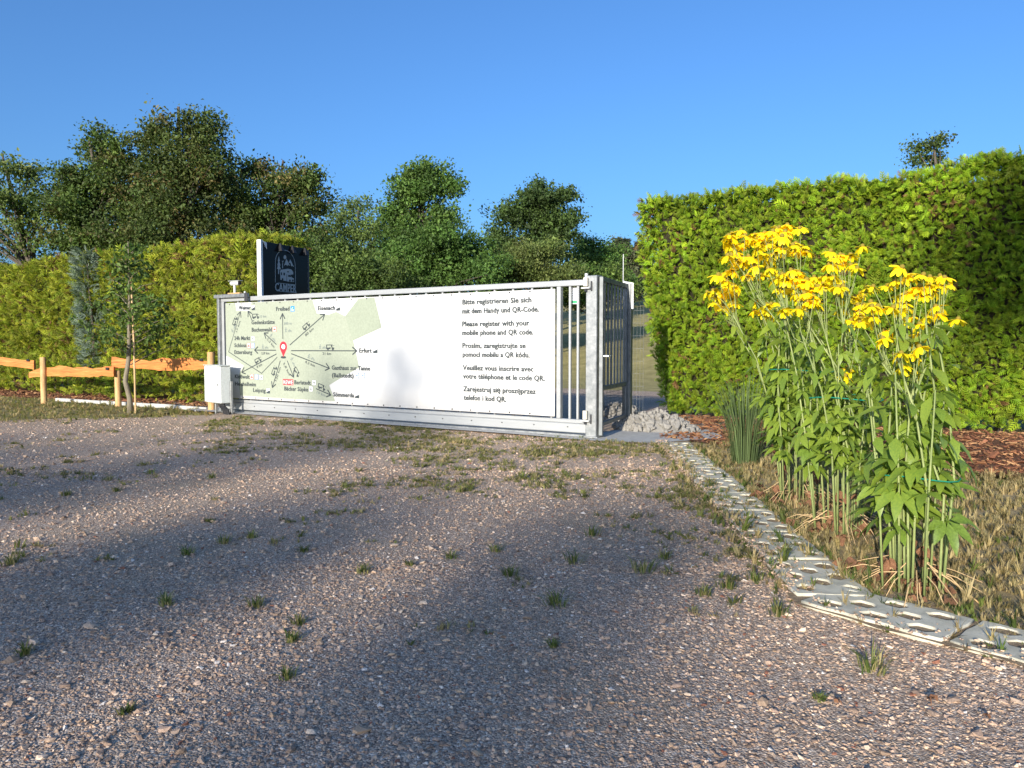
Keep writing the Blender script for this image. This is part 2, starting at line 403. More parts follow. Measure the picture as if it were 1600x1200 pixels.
path = empty('paver_path', (K.x, K.y, 0)); path['kind'] = 'structure'
def put_paver(c, ang, i):
    o = obj('paver', pm[i % 3], M['paver'], path)
    o.location = (c.x - K.x, c.y - K.y, -.019 + rnd.uniform(-.004, .004)); o.rotation_euler = (rnd.gauss(0, .012), rnd.gauss(0, .012), ang + rnd.gauss(0, .014))
nrm = Vector((PD.y, -PD.x, 0))
nfar = 9
for i in range(nfar):
    c = K + PD * (.40 + i * .635) + nrm * (.195 + rnd.gauss(0, .012))
    put_paver(c, math.atan2(PD.y, PD.x), i)
nrm2 = Vector((-PU.y, PU.x, 0))
for i in range(4):
    c = K + PU * (.31 + i * .63) + nrm2 * (.19 + rnd.gauss(0, .01))
    put_paver(c, math.atan2(PU.y, PU.x), i + 1)

# ------------------------------------------------------------------ sliding gate
gate = empty('sliding_gate', A, GATE_ROT, 'long galvanised sliding gate carrying the big white map banner', 'gate')
s_l = SZ(347, 560)[0]; s_r = SZ(915, 560)[0]
zt_r = SZ(915, 437.5)[1]; zb_r = SZ(912, 677)[1]
z_top = (SZ(400, 461.5)[1] + SZ(900, 438.5)[1]) / 2
z_rail = z_top - .075
z_beam = (SZ(400, 631.5)[1] + SZ(900, 648)[1]) / 2
z_bot = (SZ(400, 642)[1] + SZ(900, 676)[1]) / 2
MB().box(s_l, s_r + .02, 0, .07, z_rail, z_top, .006).build('top_rail', M['alu'], gate)
MB().box(s_l, s_r + .02, -.008, .09, z_bot, z_beam - .052, .01).build('bottom_beam', M['alu'], gate)
MB().box(s_l, s_r + .02, .0, .07, z_beam - .05, z_beam, .006).build('lower_rail', M['alu'], gate)
MB().box(s_l, s_l + .06, .004, .07, z_beam + .001, z_rail - .001, .005).build('stile', M['alu'], gate)
sA, sB = SZ(869, 560)[0], SZ(877.5, 560)[0]
MB().box(sA, sA + (sB - sA) * .75, .004, .075, z_beam + .001, z_rail - .001, .005).build('stile', M['alu'], gate)
barm = MB().box(-.015, .015, .02, .05, z_beam, z_rail, .003).mesh('bar')
for px in (890.5, 903): o = obj('bar', barm, M['alu'], gate); o.location = (SZ(px, 560, .03)[0], 0, 0)
k = SZ(860, 560)[0]
while k > s_l + .2:
    o = obj('bar', barm, M['alu'], gate); o.location = (k, .004, 0); k -= .30
for i in range(14):      # rivet heads along the beam
    o = MB().tube([(0, -.004, 0), (0, -.014, 0)], .008, 8); 
    if i == 0: rv = o.mesh('rivet')
    o = obj('rivet', rv, M['darkmetal'], gate); o.location = (s_l + .35 + i * (s_r - s_l - .6) / 13, -.004, z_beam - .10)
tk = MB().box(s_l - .1, s_r + .02, .0, .09, -.012, .035, .006).build('ground_track', M['galv'], gate)

# ------------------------------------------------------------------ banner on the gate
b_l = SZ(355, 560)[0]; b_r = SZ(868, 560)[0]
zb0 = z_beam + .025; zb1 = z_rail - .03
ban = empty('map_banner', A, GATE_ROT, 'white vinyl banner with pale green map, arrows and multilingual registration text', 'banner')
nxs, nzs = 90, 24
bs = np.linspace(b_l, b_r, nxs); bz = np.linspace(zb0, zb1, nzs); BS, BZ = np.meshgrid(bs, bz)
BT = -.016 + .0012 * np.sin(BS * 5.1 + BZ * 3) + .0010 * np.sin(BS * 11 - BZ * 7 + 1)
# slack at the bottom right corner of the sheet
BT += -.006 * np.exp(-((BS - (b_r - .12)) ** 2) / .01) * np.clip(1 - (BZ - zb0) / .5, 0, 1)
I = np.arange(BS.size).reshape(BS.shape)
vs = np.stack([BS, BT, BZ], -1).reshape(-1, 3); fs = np.stack([I[:-1, :-1], I[:-1, 1:], I[1:, 1:], I[1:, :-1]], -1).reshape(-1, 4)
vb = vs.copy(); vb[:, 1] += .003
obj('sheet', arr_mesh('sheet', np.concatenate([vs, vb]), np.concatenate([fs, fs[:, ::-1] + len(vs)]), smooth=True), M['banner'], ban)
TP = -.0205                                            # plane of the print
def aP(x, y): return SZ(340 + x / 6.6667, 460 + y / 6.6667, TP)
def bP(x, y): return SZ(480 + x / 6.6667, 460 + y / 6.6667, TP)
def cP(x, y): return SZ(600 + x * .3, 420 + y * .3, TP)
eye = MB().tube([(0, -.018, 0), (0, -.024, 0)], .011, 8).mesh('eyelet')
n_e = 20
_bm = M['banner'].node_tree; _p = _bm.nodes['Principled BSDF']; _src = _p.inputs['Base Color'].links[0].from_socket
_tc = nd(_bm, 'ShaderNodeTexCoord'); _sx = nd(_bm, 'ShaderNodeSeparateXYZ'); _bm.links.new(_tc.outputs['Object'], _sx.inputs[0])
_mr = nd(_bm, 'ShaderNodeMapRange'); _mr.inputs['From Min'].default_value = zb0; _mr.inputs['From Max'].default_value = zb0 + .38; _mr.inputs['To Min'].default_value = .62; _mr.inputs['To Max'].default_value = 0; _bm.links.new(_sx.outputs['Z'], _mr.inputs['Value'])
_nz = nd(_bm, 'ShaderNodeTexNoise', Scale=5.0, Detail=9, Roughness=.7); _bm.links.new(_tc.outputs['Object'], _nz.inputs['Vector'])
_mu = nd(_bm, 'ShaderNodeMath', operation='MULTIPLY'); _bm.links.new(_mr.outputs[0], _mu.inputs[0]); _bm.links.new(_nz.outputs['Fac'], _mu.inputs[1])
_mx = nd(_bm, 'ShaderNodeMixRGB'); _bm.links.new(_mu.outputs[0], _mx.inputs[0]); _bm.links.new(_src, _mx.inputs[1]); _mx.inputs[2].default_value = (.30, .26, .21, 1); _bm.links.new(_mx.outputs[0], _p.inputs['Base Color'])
for i in range(n_e):
    for zz in (zb1 - .022, zb0 + .022):
        o = obj('eyelet', eye, M['darkmetal'], ban); o.location = (b_l + .12 + i * (b_r - b_l - .5) / (n_e - 1), 0, zz)
for i in range(24):
    s0 = b_l + .1 + i * (b_r - b_l - .25) / 24
    MB().tube([(s0, -.012, zb0 - .010), (s0 + (b_r - b_l) / 24 * .7, -.012, zb0 - .010)], .006, 6).build('lacing', M['darkmetal'], ban)

def text(txt, p, wdt, cap, ang=0., mat='print_dark', bold=.014, parent=None, name='lettering', t=TP - .0008):
    cu = bpy.data.curves.new('t', 'FONT'); cu.body = txt; cu.size = 1; cu.offset = bold; cu.resolution_u = 2; cu.fill_mode = 'FRONT' if False else cu.fill_mode
    cu.space_character = 1.04
    o = bpy.data.objects.new('t', cu); me = bpy.data.meshes.new_from_object(o)
    bpy.data.objects.remove(o); bpy.data.curves.remove(cu)
    n = len(me.vertices); v = np.zeros(n * 3, np.float32); me.vertices.foreach_get('co', v); v = v.reshape(-1, 3)
    x0, x1 = v[:, 0].min(), v[:, 0].max(); sx = wdt / (x1 - x0); sy = cap / .70
    X = (v[:, 0] - x0) * sx; Z = v[:, 1] * sy
    if name == 'lettering_centred': X = X - wdt / 2; Z = Z - cap / 2; name = 'lettering'
    c, s_ = math.cos(ang), math.sin(ang)
    v = np.stack([p[0] + X * c - Z * s_, np.full(n, t), p[1] + X * s_ + Z * c], -1).astype(np.float32)
    me.vertices.foreach_set('co', v.ravel()); me.name = name; me.update()
    if mat == 'print_white': o = obj(name, me, M[mat], parent); o['kind'] = 'stuff'; return o
    bm = bmesh.new(); bm.from_mesh(me); g_ = bmesh.ops.duplicate(bm, geom=bm.verts[:] + bm.edges[:] + bm.faces[:])['geom']      # a second strike of the letters, as bold type
    bmesh.ops.translate(bm, verts=[q_ for q_ in g_ if isinstance(q_, bmesh.types.BMVert)], vec=(cap * .055 * c, -.0002, cap * .055 * s_)); bm.to_mesh(me); bm.free()
    o = obj(name, me, M[mat], parent or ban); o['kind'] = 'stuff'; return o
# registration lines
CAP = cP(408, 160)[1] - cP(408, 186)[1]
for t_, x0, y0, x1 in (("Bitte registrieren Sie sich", 408, 186, 767), ("mit dem Handy und QR-Code.", 407, 233, 806),
        ("Please register with your", 407, 300, 756), ("mobile phone and QR code.", 407, 345, 777),
        ("Prosím, zaregistrujte se", 408, 412, 737), ("pomocí mobilu a QR kódu.", 409, 458, 759),
        ("Veuillez vous inscrire avec", 410, 527, 778), ("votre téléphone et le code QR.", 411, 571, 837),
        ("Zarejestruj się proszęprzez", 412, 637, 790), ("telefon i kod QR.", 415, 682, 636)):
    p = cP(x0, y0); text(t_, p, cP(x1, y0)[0] - p[0], CAP, bold=.026)
# place names on the map
for f, items in ((aP, (("Weimar", 220, 160, 343), ("Freibad", 610, 172, 748), ("Gedenkstätte", 353, 312, 595), ("Buchenwald", 356, 388, 565),
        ("24h Markt", 175, 475, 338), ("Schloss", 175, 549, 300), ("Ettersburg", 175, 620, 360), ("Kloßwelt", 180, 873, 333), ("Heichelheim", 183, 948, 398),
        ("Leipzig", 370, 1015, 500), ("Berlstedt", 800, 935, 970), ("Bäcker Süpke", 695, 1000, 943))),
        (bP, (("Eisenach", 112, 165, 288), ("Erfurt", 541, 606, 670), ("Gasthaus zur Tanne", 255, 783, 655), ("(Ballstedt)", 258, 862, 482), ("Sömmerda", 270, 1062, 487)))):
    for t_, x0, y0, x1 in items:
        p = f(x0, y0); text(t_, p, f(x1, y0)[0] - p[0], CAP * .95, bold=.022)
U = aP(1, 0)[0] - aP(0, 0)[0]; U = (aP(700, 580)[0] - aP(600, 580)[0]) / 100      # one zoom pixel along the gate
W_ = (aP(600, 560)[1] - aP(600, 600)[1]) / 40                                     # and up the gate
for f, t_, x, y, wpx, a in ((aP, "10 km", 473, 228, 70, 0), (aP, "300 m", 731, 302, 80, 0), (aP, "2,8 km", 497, 612, 86, 0), (aP, "5,3 km", 555, 505, 95, -40),
        (aP, "8 km", 434, 742, 60, 22), (aP, "17 km", 214, 335, 90, 63), (aP, "120 km", 628, 830, 110, 64), (aP, "3,8 km", 720, 775, 105, -55),
        (aP, "80 km", 955, 390, 95, 32), (bP, "21 km", 204, 616, 80, 0), (aP, "4,3 km", 962, 722, 100, -16), (bP, "10 km", 145, 1035, 85, -16)):
    text(t_, f(x, y), U * wpx, CAP * .62, R(a), 'print_mid' if t_ in ("10 km", "300 m") else 'print_dark', .006, name='lettering_centred')
# map colour fields
def field(pts, mat, lift, name='map_area'):
    MB().poly(pts, TP, lift).build(name, M[mat], ban)
zl = zb0 + .004
gp = [aP(78, 75), aP(182, 88), aP(190, 172), aP(330, 172), aP(352, 78), aP(990, 52), bP(55, 62), bP(100, 200), bP(220, 212), bP(300, 180), bP(395, 226), bP(535, 42),
      bP(700, 30), bP(775, 345), bP(478, 480), bP(540, 760), bP(228, 945), bP(290, 1112), aP(700, 1085), aP(232, 1052), aP(215, 850), aP(270, 740), aP(82, 640)]
gp = [(max(x, b_l + .004), min(max(z, zl), zb1 - .004)) for x, z in gp]
field(gp, 'print_green', -.0012)
field([bP(395, 226), bP(535, 46), bP(698, 36), bP(775, 345), bP(478, 480)], 'print_green2', -.0004)
# arrows
def arrow(pts, wd_=8, head=True, hl=46):
    pts = [Vector((x, z)) for x, z in pts]; mb = MB(); h = wd_ * U * .5 * .85
    for a, b in zip(pts[:-1], pts[1:]):
        d = (b - a).normalized(); n = Vector((-d.y, d.x)) * h
        mb.poly([tuple(q) for q in (a + n - d * h, a - n - d * h, b - n + d * h, b + n + d * h)], TP, .0002)
    if head:
        d = (pts[-1] - pts[-2]).normalized()
        for sg in (1, -1):
            ca, sa = math.cos(R(147 * sg)), math.sin(R(147 * sg)); e = Vector((d.x * ca - d.y * sa, d.x * sa + d.y * ca)); n = Vector((-e.y, e.x)) * h * 1.25
            a = pts[-1]; b = a + e * hl * U
            mb.poly([tuple(q) for q in (a + n, a - n, b - n, b + n)], TP, .0005 + .0002 * sg)
    mb.build('arrow', M['print_dark'], ban)
arrow([aP(680, 460), aP(676, 200)]); arrow([aP(755, 525), bP(182, 208)]); arrow([aP(770, 586), bP(516, 588)]); arrow([aP(770, 618), bP(232, 771)])
arrow([aP(727, 695), aP(792, 862)]); arrow([aP(652, 695), aP(570, 970)]); arrow([aP(610, 622), aP(252, 812)]); arrow([aP(620, 655), aP(458, 822), aP(115, 598), aP(238, 180)], 6.5)
arrow([aP(605, 582), aP(385, 580)]); arrow([aP(610, 520), aP(485, 402)]); arrow([aP(358, 270), aP(318, 172)]); arrow([bP(95, 983), bP(246, 1048)])
# location pin
def circ(c, rx, rz, n=24, a0=0., a1=2 * math.pi): return [(c[0] + rx * math.cos(a0 + (a1 - a0) * i / n), c[1] + rz * math.sin(a0 + (a1 - a0) * i / n)) for i in range(n + (0 if abs(a1 - a0 - 2 * math.pi) < .01 else 1))]
pc = aP(685, 545); tip = aP(685, 650)
MB().poly(circ(aP(686, 655), 28 * U, 13 * W_), TP, .0004).build('pin_shadow', M['print_dark'], ban)
MB().poly(circ(pc, 37 * U, 54 * W_, 20, R(-28), R(208)) + [tip], TP, .0010).build('location_pin', M['print_red'], ban)
MB().poly(circ(pc, 19 * U, 25 * W_), TP, .0016).build('pin_hole', M['print_white'], ban)
# pictograms
def xf(c, ang, pts):
    ca, sa = math.cos(ang), math.sin(ang); return [(c[0] + x * U * ca - z * W_ * sa, c[1] + x * U * sa + z * W_ * ca) for x, z in pts]
def camper(c, a):
    a = R(a); mb = MB()
    for pts in ([(-36, -20), (-36, 24), (24, 24), (24, 16), (-28, 16), (-28, -20)], [(-28, -6), (-28, -20), (-4, -20), (-4, -6)], [(-4, 0), (-4, -20), (4, -20), (4, 0)],
                [(10, 18), (24, 18), (18, -4), (10, -4)], [(16, -2), (38, -6), (38, -20), (16, -20)], [(30, 14), (38, 20), (38, 10)]):
        mb.poly(xf(c, a, pts), TP, .0003)
    for x in (-20, 26): mb.poly(circ(xf(c, a, [(x, -22)])[0], 8 * U, 10 * W_, 12), TP, .0007)
    mb.build('camper_pictogram', M['print_dark'], ban)
for f, x, y, a in ((aP, 395, 225, 0), (aP, 180, 278, 60), (aP, 922, 328, 32), (aP, 420, 685, 20), (aP, 588, 795, 60), (aP, 825, 805, -52), (bP, 238, 548, 0), (bP, 150, 962, -16)): camper(f(x, y), a)
def walker(c, a):
    a = R(a); mb = MB(); hh = 2.4
    def ln(p, q_, lift):
        p, q_ = Vector(p), Vector(q_); d = (q_ - p).normalized(); n = Vector((-d.y, d.x)) * hh
        mb.poly(xf(c, a, [tuple(p + n), tuple(p - n), tuple(q_ - n), tuple(q_ + n)]), TP, lift)
    for i, (p, q_) in enumerate((((-22, 14), (-22, -2)), ((-22, -2), (-30, -22)), ((-22, -2), (-13, -22)), ((-22, 10), (-12, 2)), ((-22, 10), (-32, 2)),
                  ((8, -10), (18, 6)), ((18, 6), (30, -10)), ((8, -10), (20, -8)))): ln(p, q_, .0003 + i * .00003)
    mb.poly(circ(xf(c, a, [(-20, 21)])[0], 5 * U, 6 * W_, 10), TP, .0006)
    for x in (8, 30):
        o_, i_ = circ((x, -12), 9, 9, 12), circ((x, -12), 5.5, 5.5, 12)
        for k in range(12): mb.poly(xf(c, a, [o_[k], o_[(k + 1) % 12], i_[(k + 1) % 12], i_[k]]), TP, .00065)
    mb.build('walker_pictogram', M['print_mid'], ban)
for f, x, y, a in ((aP, 733, 372, 0), (aP, 575, 448, -40), (aP, 492, 548, 0), (aP, 785, 700, -55), (bP, 158, 548, 0), (aP, 972, 655, -16), (aP, 165, 355, 60)): walker(f(x, y), a)
def sbox(c, kind):
    o_ = [(-19, -27), (19, -27), (19, 27), (-19, 27)]; mb = MB()
    edge = {'city': 'print_mid', 'red': 'print_brick', 'blue': 'print_blue2', 'full': 'print_blue', 'grey': 'print_mid'}[kind]
    o = MB().poly(xf(c, 0, o_), TP, .0003).build('symbol_box', M[edge], ban)
    if kind == 'full':
        for i, pts in enumerate(([(-12, 4), (2, 16), (6, 12), (-6, 0)], [(-14, -6), (14, -6), (14, -10), (-14, -10)], [(-14, -16), (14, -16), (14, -20), (-14, -20)])): mb.poly(xf(c, 0, pts), TP, .0006)
        mb.build('symbol', M['print_white'], o); return
    b = {'city': 2, 'grey': 3, 'red': 5, 'blue': 5}[kind]
    MB().poly(xf(c, 0, [(-19 + b, -27 + b), (19 - b, -27 + b), (19 - b, 27 - b), (-19 + b, 27 - b)]), TP, .0006).build('symbol_field', M['print_white'], o)
    if kind == 'city': mb.poly(xf(c, 0, [(-17, -25), (17, -25), (17, 14), (13, 2), (8, 2), (6, 12), (2, -2), (-3, -2), (-5, 6), (-9, -8), (-17, -8)]), TP, .0009)
    elif kind == 'red': mb.poly(xf(c, 0, [(-11, -15), (11, -15), (11, 0), (0, 14), (-11, 0)]), TP, .0009)
    elif kind == 'blue': mb.poly(xf(c, 0, [(-9, -4), (9, -4), (9, 6), (-9, 6)]), TP, .0009)
    else: mb.poly(xf(c, 0, [(-10, -10), (10, -10), (8, 8), (-8, 8)]), TP, .0009)
    mb.build('symbol', M['print_dark' if kind == 'city' else edge], o)
for f, x, y, k_ in ((aP, 372, 138, 'city'), (bP, 322, 140, 'city'), (bP, 709, 582, 'city'), (bP, 519, 1052, 'city'), (aP, 528, 1005, 'city'), (aP, 593, 362, 'red'), (aP, 325, 533, 'red'),
        (aP, 357, 858, 'red'), (aP, 367, 533, 'blue'), (aP, 406, 860, 'blue'), (bP, 517, 845, 'blue'), (bP, 579, 845, 'blue'), (aP, 781, 150, 'full'),
        (aP, 367, 460, 'grey'), (aP, 455, 865, 'grey'), (aP, 1005, 920, 'grey'), (aP, 972, 985, 'grey')): sbox(f(x, y), k_)
p0 = aP(682, 942); p1 = aP(788, 886)
o = MB().poly([p0, (p1[0], p0[1]), p1, (p0[0], p1[1])], TP, .0003).build('symbol_box', M['print_red'], ban)
text("REWE", (p0[0] + 6 * U, p0[1] + 9 * W_), (p1[0] - p0[0]) - 12 * U, (p1[1] - p0[1]) * .66, mat='print_white', bold=.0, parent=o, t=TP - .0009)

# ------------------------------------------------------------------ right gate post with guide rollers, walk-through gate behind it
ztp = SZ(922, 430.5)[1]
post = empty('gate_post', A, GATE_ROT, 'tall thick galvanised square post at the right end of the sliding gate', 'gate post')
pw0, pw1 = SZ(915, 560, -.03)[0], SZ(932, 560, -.03)[0]
MB().box(pw0, pw1, -.03, .13, .012, ztp, .007).build('shaft', M['galv'], post)
MB().box(pw0 - .03, pw1 + .03, -.06, .16, .011, .028, .003).build('foot_plate', M['galv'], post)
for zc in (SZ(910, 441, -.05)[1], SZ(910, 648, -.05)[1]):
    r_ = MB().tube([(pw0 + .012, -.065, zc - .055), (pw0 + .012, -.065, zc + .055)], .03, 12).build('roller', M['nylon'], post)
    MB().box(pw0 - .045, pw0 + .075, -.085, -.031, zc - .085, zc - .066, .003).build('roller_bracket', M['zinc'], post)
    MB().box(pw0 + .075, pw0 + .092, -.052, -.031, zc - .11, zc + .01, .003).build('roller_plate', M['darkmetal'], post)
    MB().tube([(pw0 + .012, -.065, zc - .12), (pw0 + .012, -.065, zc - .086)], .016, 6).build('bolt', M['darkmetal'], post)
MB().tube([(pw0 - .02, .02, ztp - .06), (pw0 - .02, .02, ztp + .03)], .022, 10).build('end_stop', M['zinc'], post)

B0 = G(938, 686); B1 = G(980, 668.5); PV = B1 - B0; PV.z = 0; PL = PV.length; PV.normalize()
PROT = math.atan2(PV.y, PV.x)
ped = empty('walk_through_gate', B0, PROT, 'narrow grey barred gate with wire mesh foot, seen edge-on behind the post', 'gate')
hz = ztp - .02
zm = .62; zlow = .16
MB().box(.02, .07, -.02, .03, .04, hz, .004).build('stile', M['galv_shaded'], ped)
MB().box(PL - .14, PL - .09, -.02, .03, .10, hz, .004).build('stile', M['galv_shaded'], ped)
MB().box(.072, PL - .142, -.02, .03, hz - .06, hz - .002, .004).build('top_rail', M['galv_shaded'], ped)
MB().box(.072, PL - .142, -.02, .03, zm, zm + .05, .004).build('middle_rail', M['galv_shaded'], ped)
MB().box(.072, PL - .142, -.02, .03, zlow, zlow + .05, .004).build('bottom_rail', M['galv_shaded'], ped)
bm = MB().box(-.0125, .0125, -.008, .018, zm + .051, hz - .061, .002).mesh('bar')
for i in range(7): o = obj('bar', bm, M['galv_shaded'], ped); o.location = (.072 + (PL - .214) * (i + .7) / 7.2, 0, 0)
mb = MB()
for i in range(18): x = .08 + (PL - .23) * i / 17; mb.box(x - .002, x + .002, .002, .006, zlow + .05, zm)
for i in range(10): z = zlow + .07 + (zm - zlow - .08) * i / 9; mb.box(.072, PL - .142, .0065, .0105, z - .002, z + .002)
mb.build('wire_mesh', M['darkmetal'], ped)['kind'] = 'stuff'
MB().box(.072, PL * .55, .031, .041, hz - .52, hz - .505).build('bolt_rod', M['galv_shaded'], ped)
MB().tube([(.05, -.02, hz - 1.0), (.05, -.075, hz - 1.0), (.16, -.08, hz - 1.0)], .012, 8).build('handle', M['zinc'], ped)
MB().box(.03, .06, -.026, -.021, hz - 1.28, hz - .92, .002).build('lock_plate', M['darkmetal'], ped)
rear = empty('gate_post', B0 + PV * (PL - .03), PROT, 'slimmer grey post with white conduit at the far end of the barred gate', 'gate post')
MB().box(-.05, .07, -.06, .06, -.03, hz + .01, .005).build('shaft', M['galv_shaded'], rear)
MB().tube([(-.02, -.075, hz - .35), (-.02, -.075, hz + .012), (-.03, .02, hz + .022), (-.06, .04, hz + .03)], .016, 8).build('conduit', M['print_white'], rear)
MB().tube([(-.07, .05, hz - .02), (-.07, .05, hz + .42)], .006, 6).build('aerial', M['zinc'], rear)
bs_ = empty('blue_notice_board', B0 + PV * .3 + Vector((-PV.y, PV.x, 0)) * .12, PROT, 'small dark blue board fixed behind the bars of the narrow gate', 'sign')
MB().box(-.2, .24, 0, .012, hz - .22, hz - .05, .002).build('panel', M['bluesign'], bs_)
MB().box(-.2, .24, .013, .02, hz - .235, hz - .222).build('fixing_strip', M['galv_shaded'], bs_)
nb = empty('paper_notice', gl(SZ(897, 460, .09)[0], .09), GATE_ROT, 'white notice with green foot strip behind the gate bars', 'notice')
z1_, z0_ = SZ(897, 449, .09)[1], SZ(897, 475, .09)[1]
MB().box(-.055, .065, 0, .006, z0_, z1_).build('sheet', M['print_white'], nb)
MB().box(-.05, .06, -.002, -.0005, z0_ + .01, z0_ + .045).build('green_strip', mat_flat('notice_green', (.05, .36, .16)), nb)
for i in range(4): MB().box(-.04, .05 - .02 * (i % 2), -.002, -.0005, z1_ - .05 - i * .03, z1_ - .044 - i * .03).build('text_line', M['print_mid'], nb)

# mesh fence between the rear post and the hedge
fo = B0 + PV * (PL + .03)
wf = empty('wire_fence', fo, GATE_ROT, 'thin wire mesh fence panel between rear gate post and right hedge', 'fence')
mb = MB()
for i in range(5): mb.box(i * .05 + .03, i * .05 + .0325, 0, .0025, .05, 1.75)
mb.build('vertical_wires', M['galv_shaded'], wf)['kind'] = 'stuff'
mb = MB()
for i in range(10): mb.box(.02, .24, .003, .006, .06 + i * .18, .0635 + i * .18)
mb.build('horizontal_wires', M['galv_shaded'], wf)['kind'] = 'stuff'

# ------------------------------------------------------------------ left gate post, camera on top, control cabinet
lp = empty('gate_post', gl(s_l, 0), GATE_ROT, 'slim galvanised post at the left end of the gate below the security camera', 'gate post')
MB().box(-.055, -.004, -.05, .10, -.02, z_top + .004, .005).build('shaft', M['galv'], lp)
MB().box(-.12, .78, -.062, -.012, z_top - .012, z_top + .05, .005).build('guide_bracket', M['galv'], lp)
MB().box(.72, .80, -.075, -.063, z_top - .09, z_top + .06, .003).build('bracket_plate', M['darkmetal'], lp)
MB().tube([(.70, -.04, z_top + .051), (.70, -.04, z_top + .085)], .018, 8).build('bolt', M['zinc'], lp)
ccp = gl(s_l + .42, -.03) + Vector((0, 0, z_top + .051))
cc = empty('security_camera', ccp, GATE_ROT, 'small pale security camera on a stalk above the gate post', 'camera')
MB().box(-.16, .16, -.03, .03, 0, .02, .004).build('base_plate', M['post_wood'], cc)
MB().tube([(0, 0, .02), (0, 0, .15)], .022, 10).build('stalk', M['box'], cc)
MB().box(-.10, .12, -.04, .04, .15, .22, .022).build('housing', M['box'], cc)
MB().tube([(.12, 0, .185), (.15, 0, .18)], .03, 12).build('lens', M['black'], cc)
MB().box(-.12, .16, -.046, .046, .221, .228, .002).build('sun_shield', M['box'], cc)

cb0 = G(345, 648)
cab = empty('control_cabinet', (cb0.x, cb0.y, 0), GATE_ROT - R(12), 'pale grey electric cabinet with black cables in front of the gate', 'cabinet')
dY = cb0.y; zc0 = H + (538 - 631) * dY / F; zc1 = H + (538 - 572) * dY / F
MB().box(-.60, 0, 0, .19, zc0, zc1, .012).build('body', M['box'], cab)
MB().box(-.585, -.012, -.014, -.002, zc0 + .012, zc1 - .012, .004).build('door', M['box'], cab)
MB().box(-.62, .02, -.02, .2, zc1 + .001, zc1 + .014, .004).build('lid', M['box'], cab)
MB().tube([(-.06, -.014, (zc0 + zc1) / 2), (-.06, -.022, (zc0 + zc1) / 2)], .014, 10).build('lock', M['darkmetal'], cab)
MB().tube([(-.06, -.014, zc0 + .05), (-.06, -.02, zc0 + .05)], .008, 8).build('lock', M['darkmetal'], cab)
MB().box(.01, .05, .16, .2, -.03, zc0 + .38, .003).build('support', M['galv'], cab)
MB().box(-.5, -.46, .12, .16, -.03, zc0 - .001, .003).build('support', M['galv'], cab)
for dx in (-.22, -.14, -.09): MB().tube([(dx, .08, zc0 + .02), (dx + .03, .09, zc0 - .06), (dx + .12, .1, .08), (dx + .15, .12, -.04)], .028, 8).build('cable', M['black'], cab)

# ------------------------------------------------------------------ dark sign board behind the gate
sg0 = AT(411, 450, 13.6); sg1 = AT(481, 450, 14.75)
sdir = Vector((sg1.x - sg0.x, sg1.y - sg0.y, 0)); sw = sdir.length; sdir.normalize(); srot = math.atan2(sdir.y, sdir.x)
zst = AT(411, 376.5, 13.6).z
sgn = empty('sign_board', (sg0.x, sg0.y, 0), srot, 'tall black sign board with silver camper emblem behind the gate', 'sign')
MB().box(0, sw, 0, .05, 1.05, zst, .003).build('panel', M['sign'], sgn)
MB().box(-.06, -.001, -.012, .075, 0, zst + .02, .004).build('edge_post', M['sign_edge'], sgn)
MB().box(sw + .001, sw + .05, -.005, .06, 0, zst - .02, .004).build('edge_post', M['darkmetal'], sgn)
MB().add([(.0, -.014, zst + .005), (.10, -.014, zst - .02), (.10, -.014, zst - .13), (.0, -.002, zst + .005), (.10, -.002, zst - .02), (.10, -.002, zst - .13)],
         [(0, 2, 1), (3, 4, 5), (0, 1, 4, 3), (1, 2, 5, 4), (2, 0, 3, 5)]).build('corner_bracket', M['sign_edge'], sgn)
for f_ in (.36, .63, .92):
    x = sw * f_
    MB().add([(x - .045, -.002, zst - .13), (x + .045, -.002, zst - .13), (x, -.002, zst + .012), (x - .045, -.09, zst - .13), (x + .045, -.09, zst - .13), (x, -.03, zst + .012)],
             [(0, 2, 1), (3, 4, 5), (0, 1, 4, 3), (1, 2, 5, 4), (2, 0, 3, 5)]).build('lamp_hood', M['black'], sgn)
def eP(x, y):            # position on the board from the close-up (x 395 + /10.9, y 365 + /10.9)
    d = ray(395 + x / 10.91, 365 + y / 10.91); n = Vector((-sdir.y, sdir.x, 0)); o = Vector((0, 0, H))
    k_ = (Vector((sg0.x, sg0.y, 0)) - o).dot(n) / d.dot(n); p = o + d * k_
    return ((p - sg0).dot(sdir), p.z)
def epoly(pts, name, mat='sign_print', lift=.002): return MB().poly([eP(*p) for p in pts], 0, lift).build(name, M[mat], sgn)
arch_o = [(383, 830), (383, 500)] + [(383 + (720 - 383) * (1 - math.cos(a)) / 2, 480 + (1 - math.cos(a)) * 28 - 225 * math.sin(a)) for a in np.linspace(0, math.pi, 18)] + [(722, 560), (728, 865)]
mb = MB()
for a, b in zip(arch_o[:-1], arch_o[1:]):
    a_, b_ = Vector(eP(*a)), Vector(eP(*b)); d = b_ - a_
    if d.length < 1e-5: continue
    d.normalize(); n = Vector((-d.y, d.x)) * .006
    mb.poly([tuple(a_ + n), tuple(a_ - n), tuple(b_ - n), tuple(b_ + n)], 0, .002)
mb.build('emblem_arch', M['sign_print'], sgn)
epoly([(443, 380), (460, 470), (448, 468), (472, 545), (455, 545), (480, 610), (450, 606), (446, 690), (428, 690), (432, 604), (412, 600), (428, 540), (416, 540), (432, 465), (424, 466)], 'emblem_tree')
epoly([(500, 540), (505, 480), (485, 465), (505, 470), (515, 455), (522, 470), (512, 485), (514, 590), (498, 590)], 'emblem_small_tree')
MB().poly([eP(546 + 24 * math.cos(a), 402 + 36 * math.sin(a)) for a in np.linspace(0, 6.283, 17)[:-1]], 0, .002).build('emblem_moon', M['sign_print'], sgn)
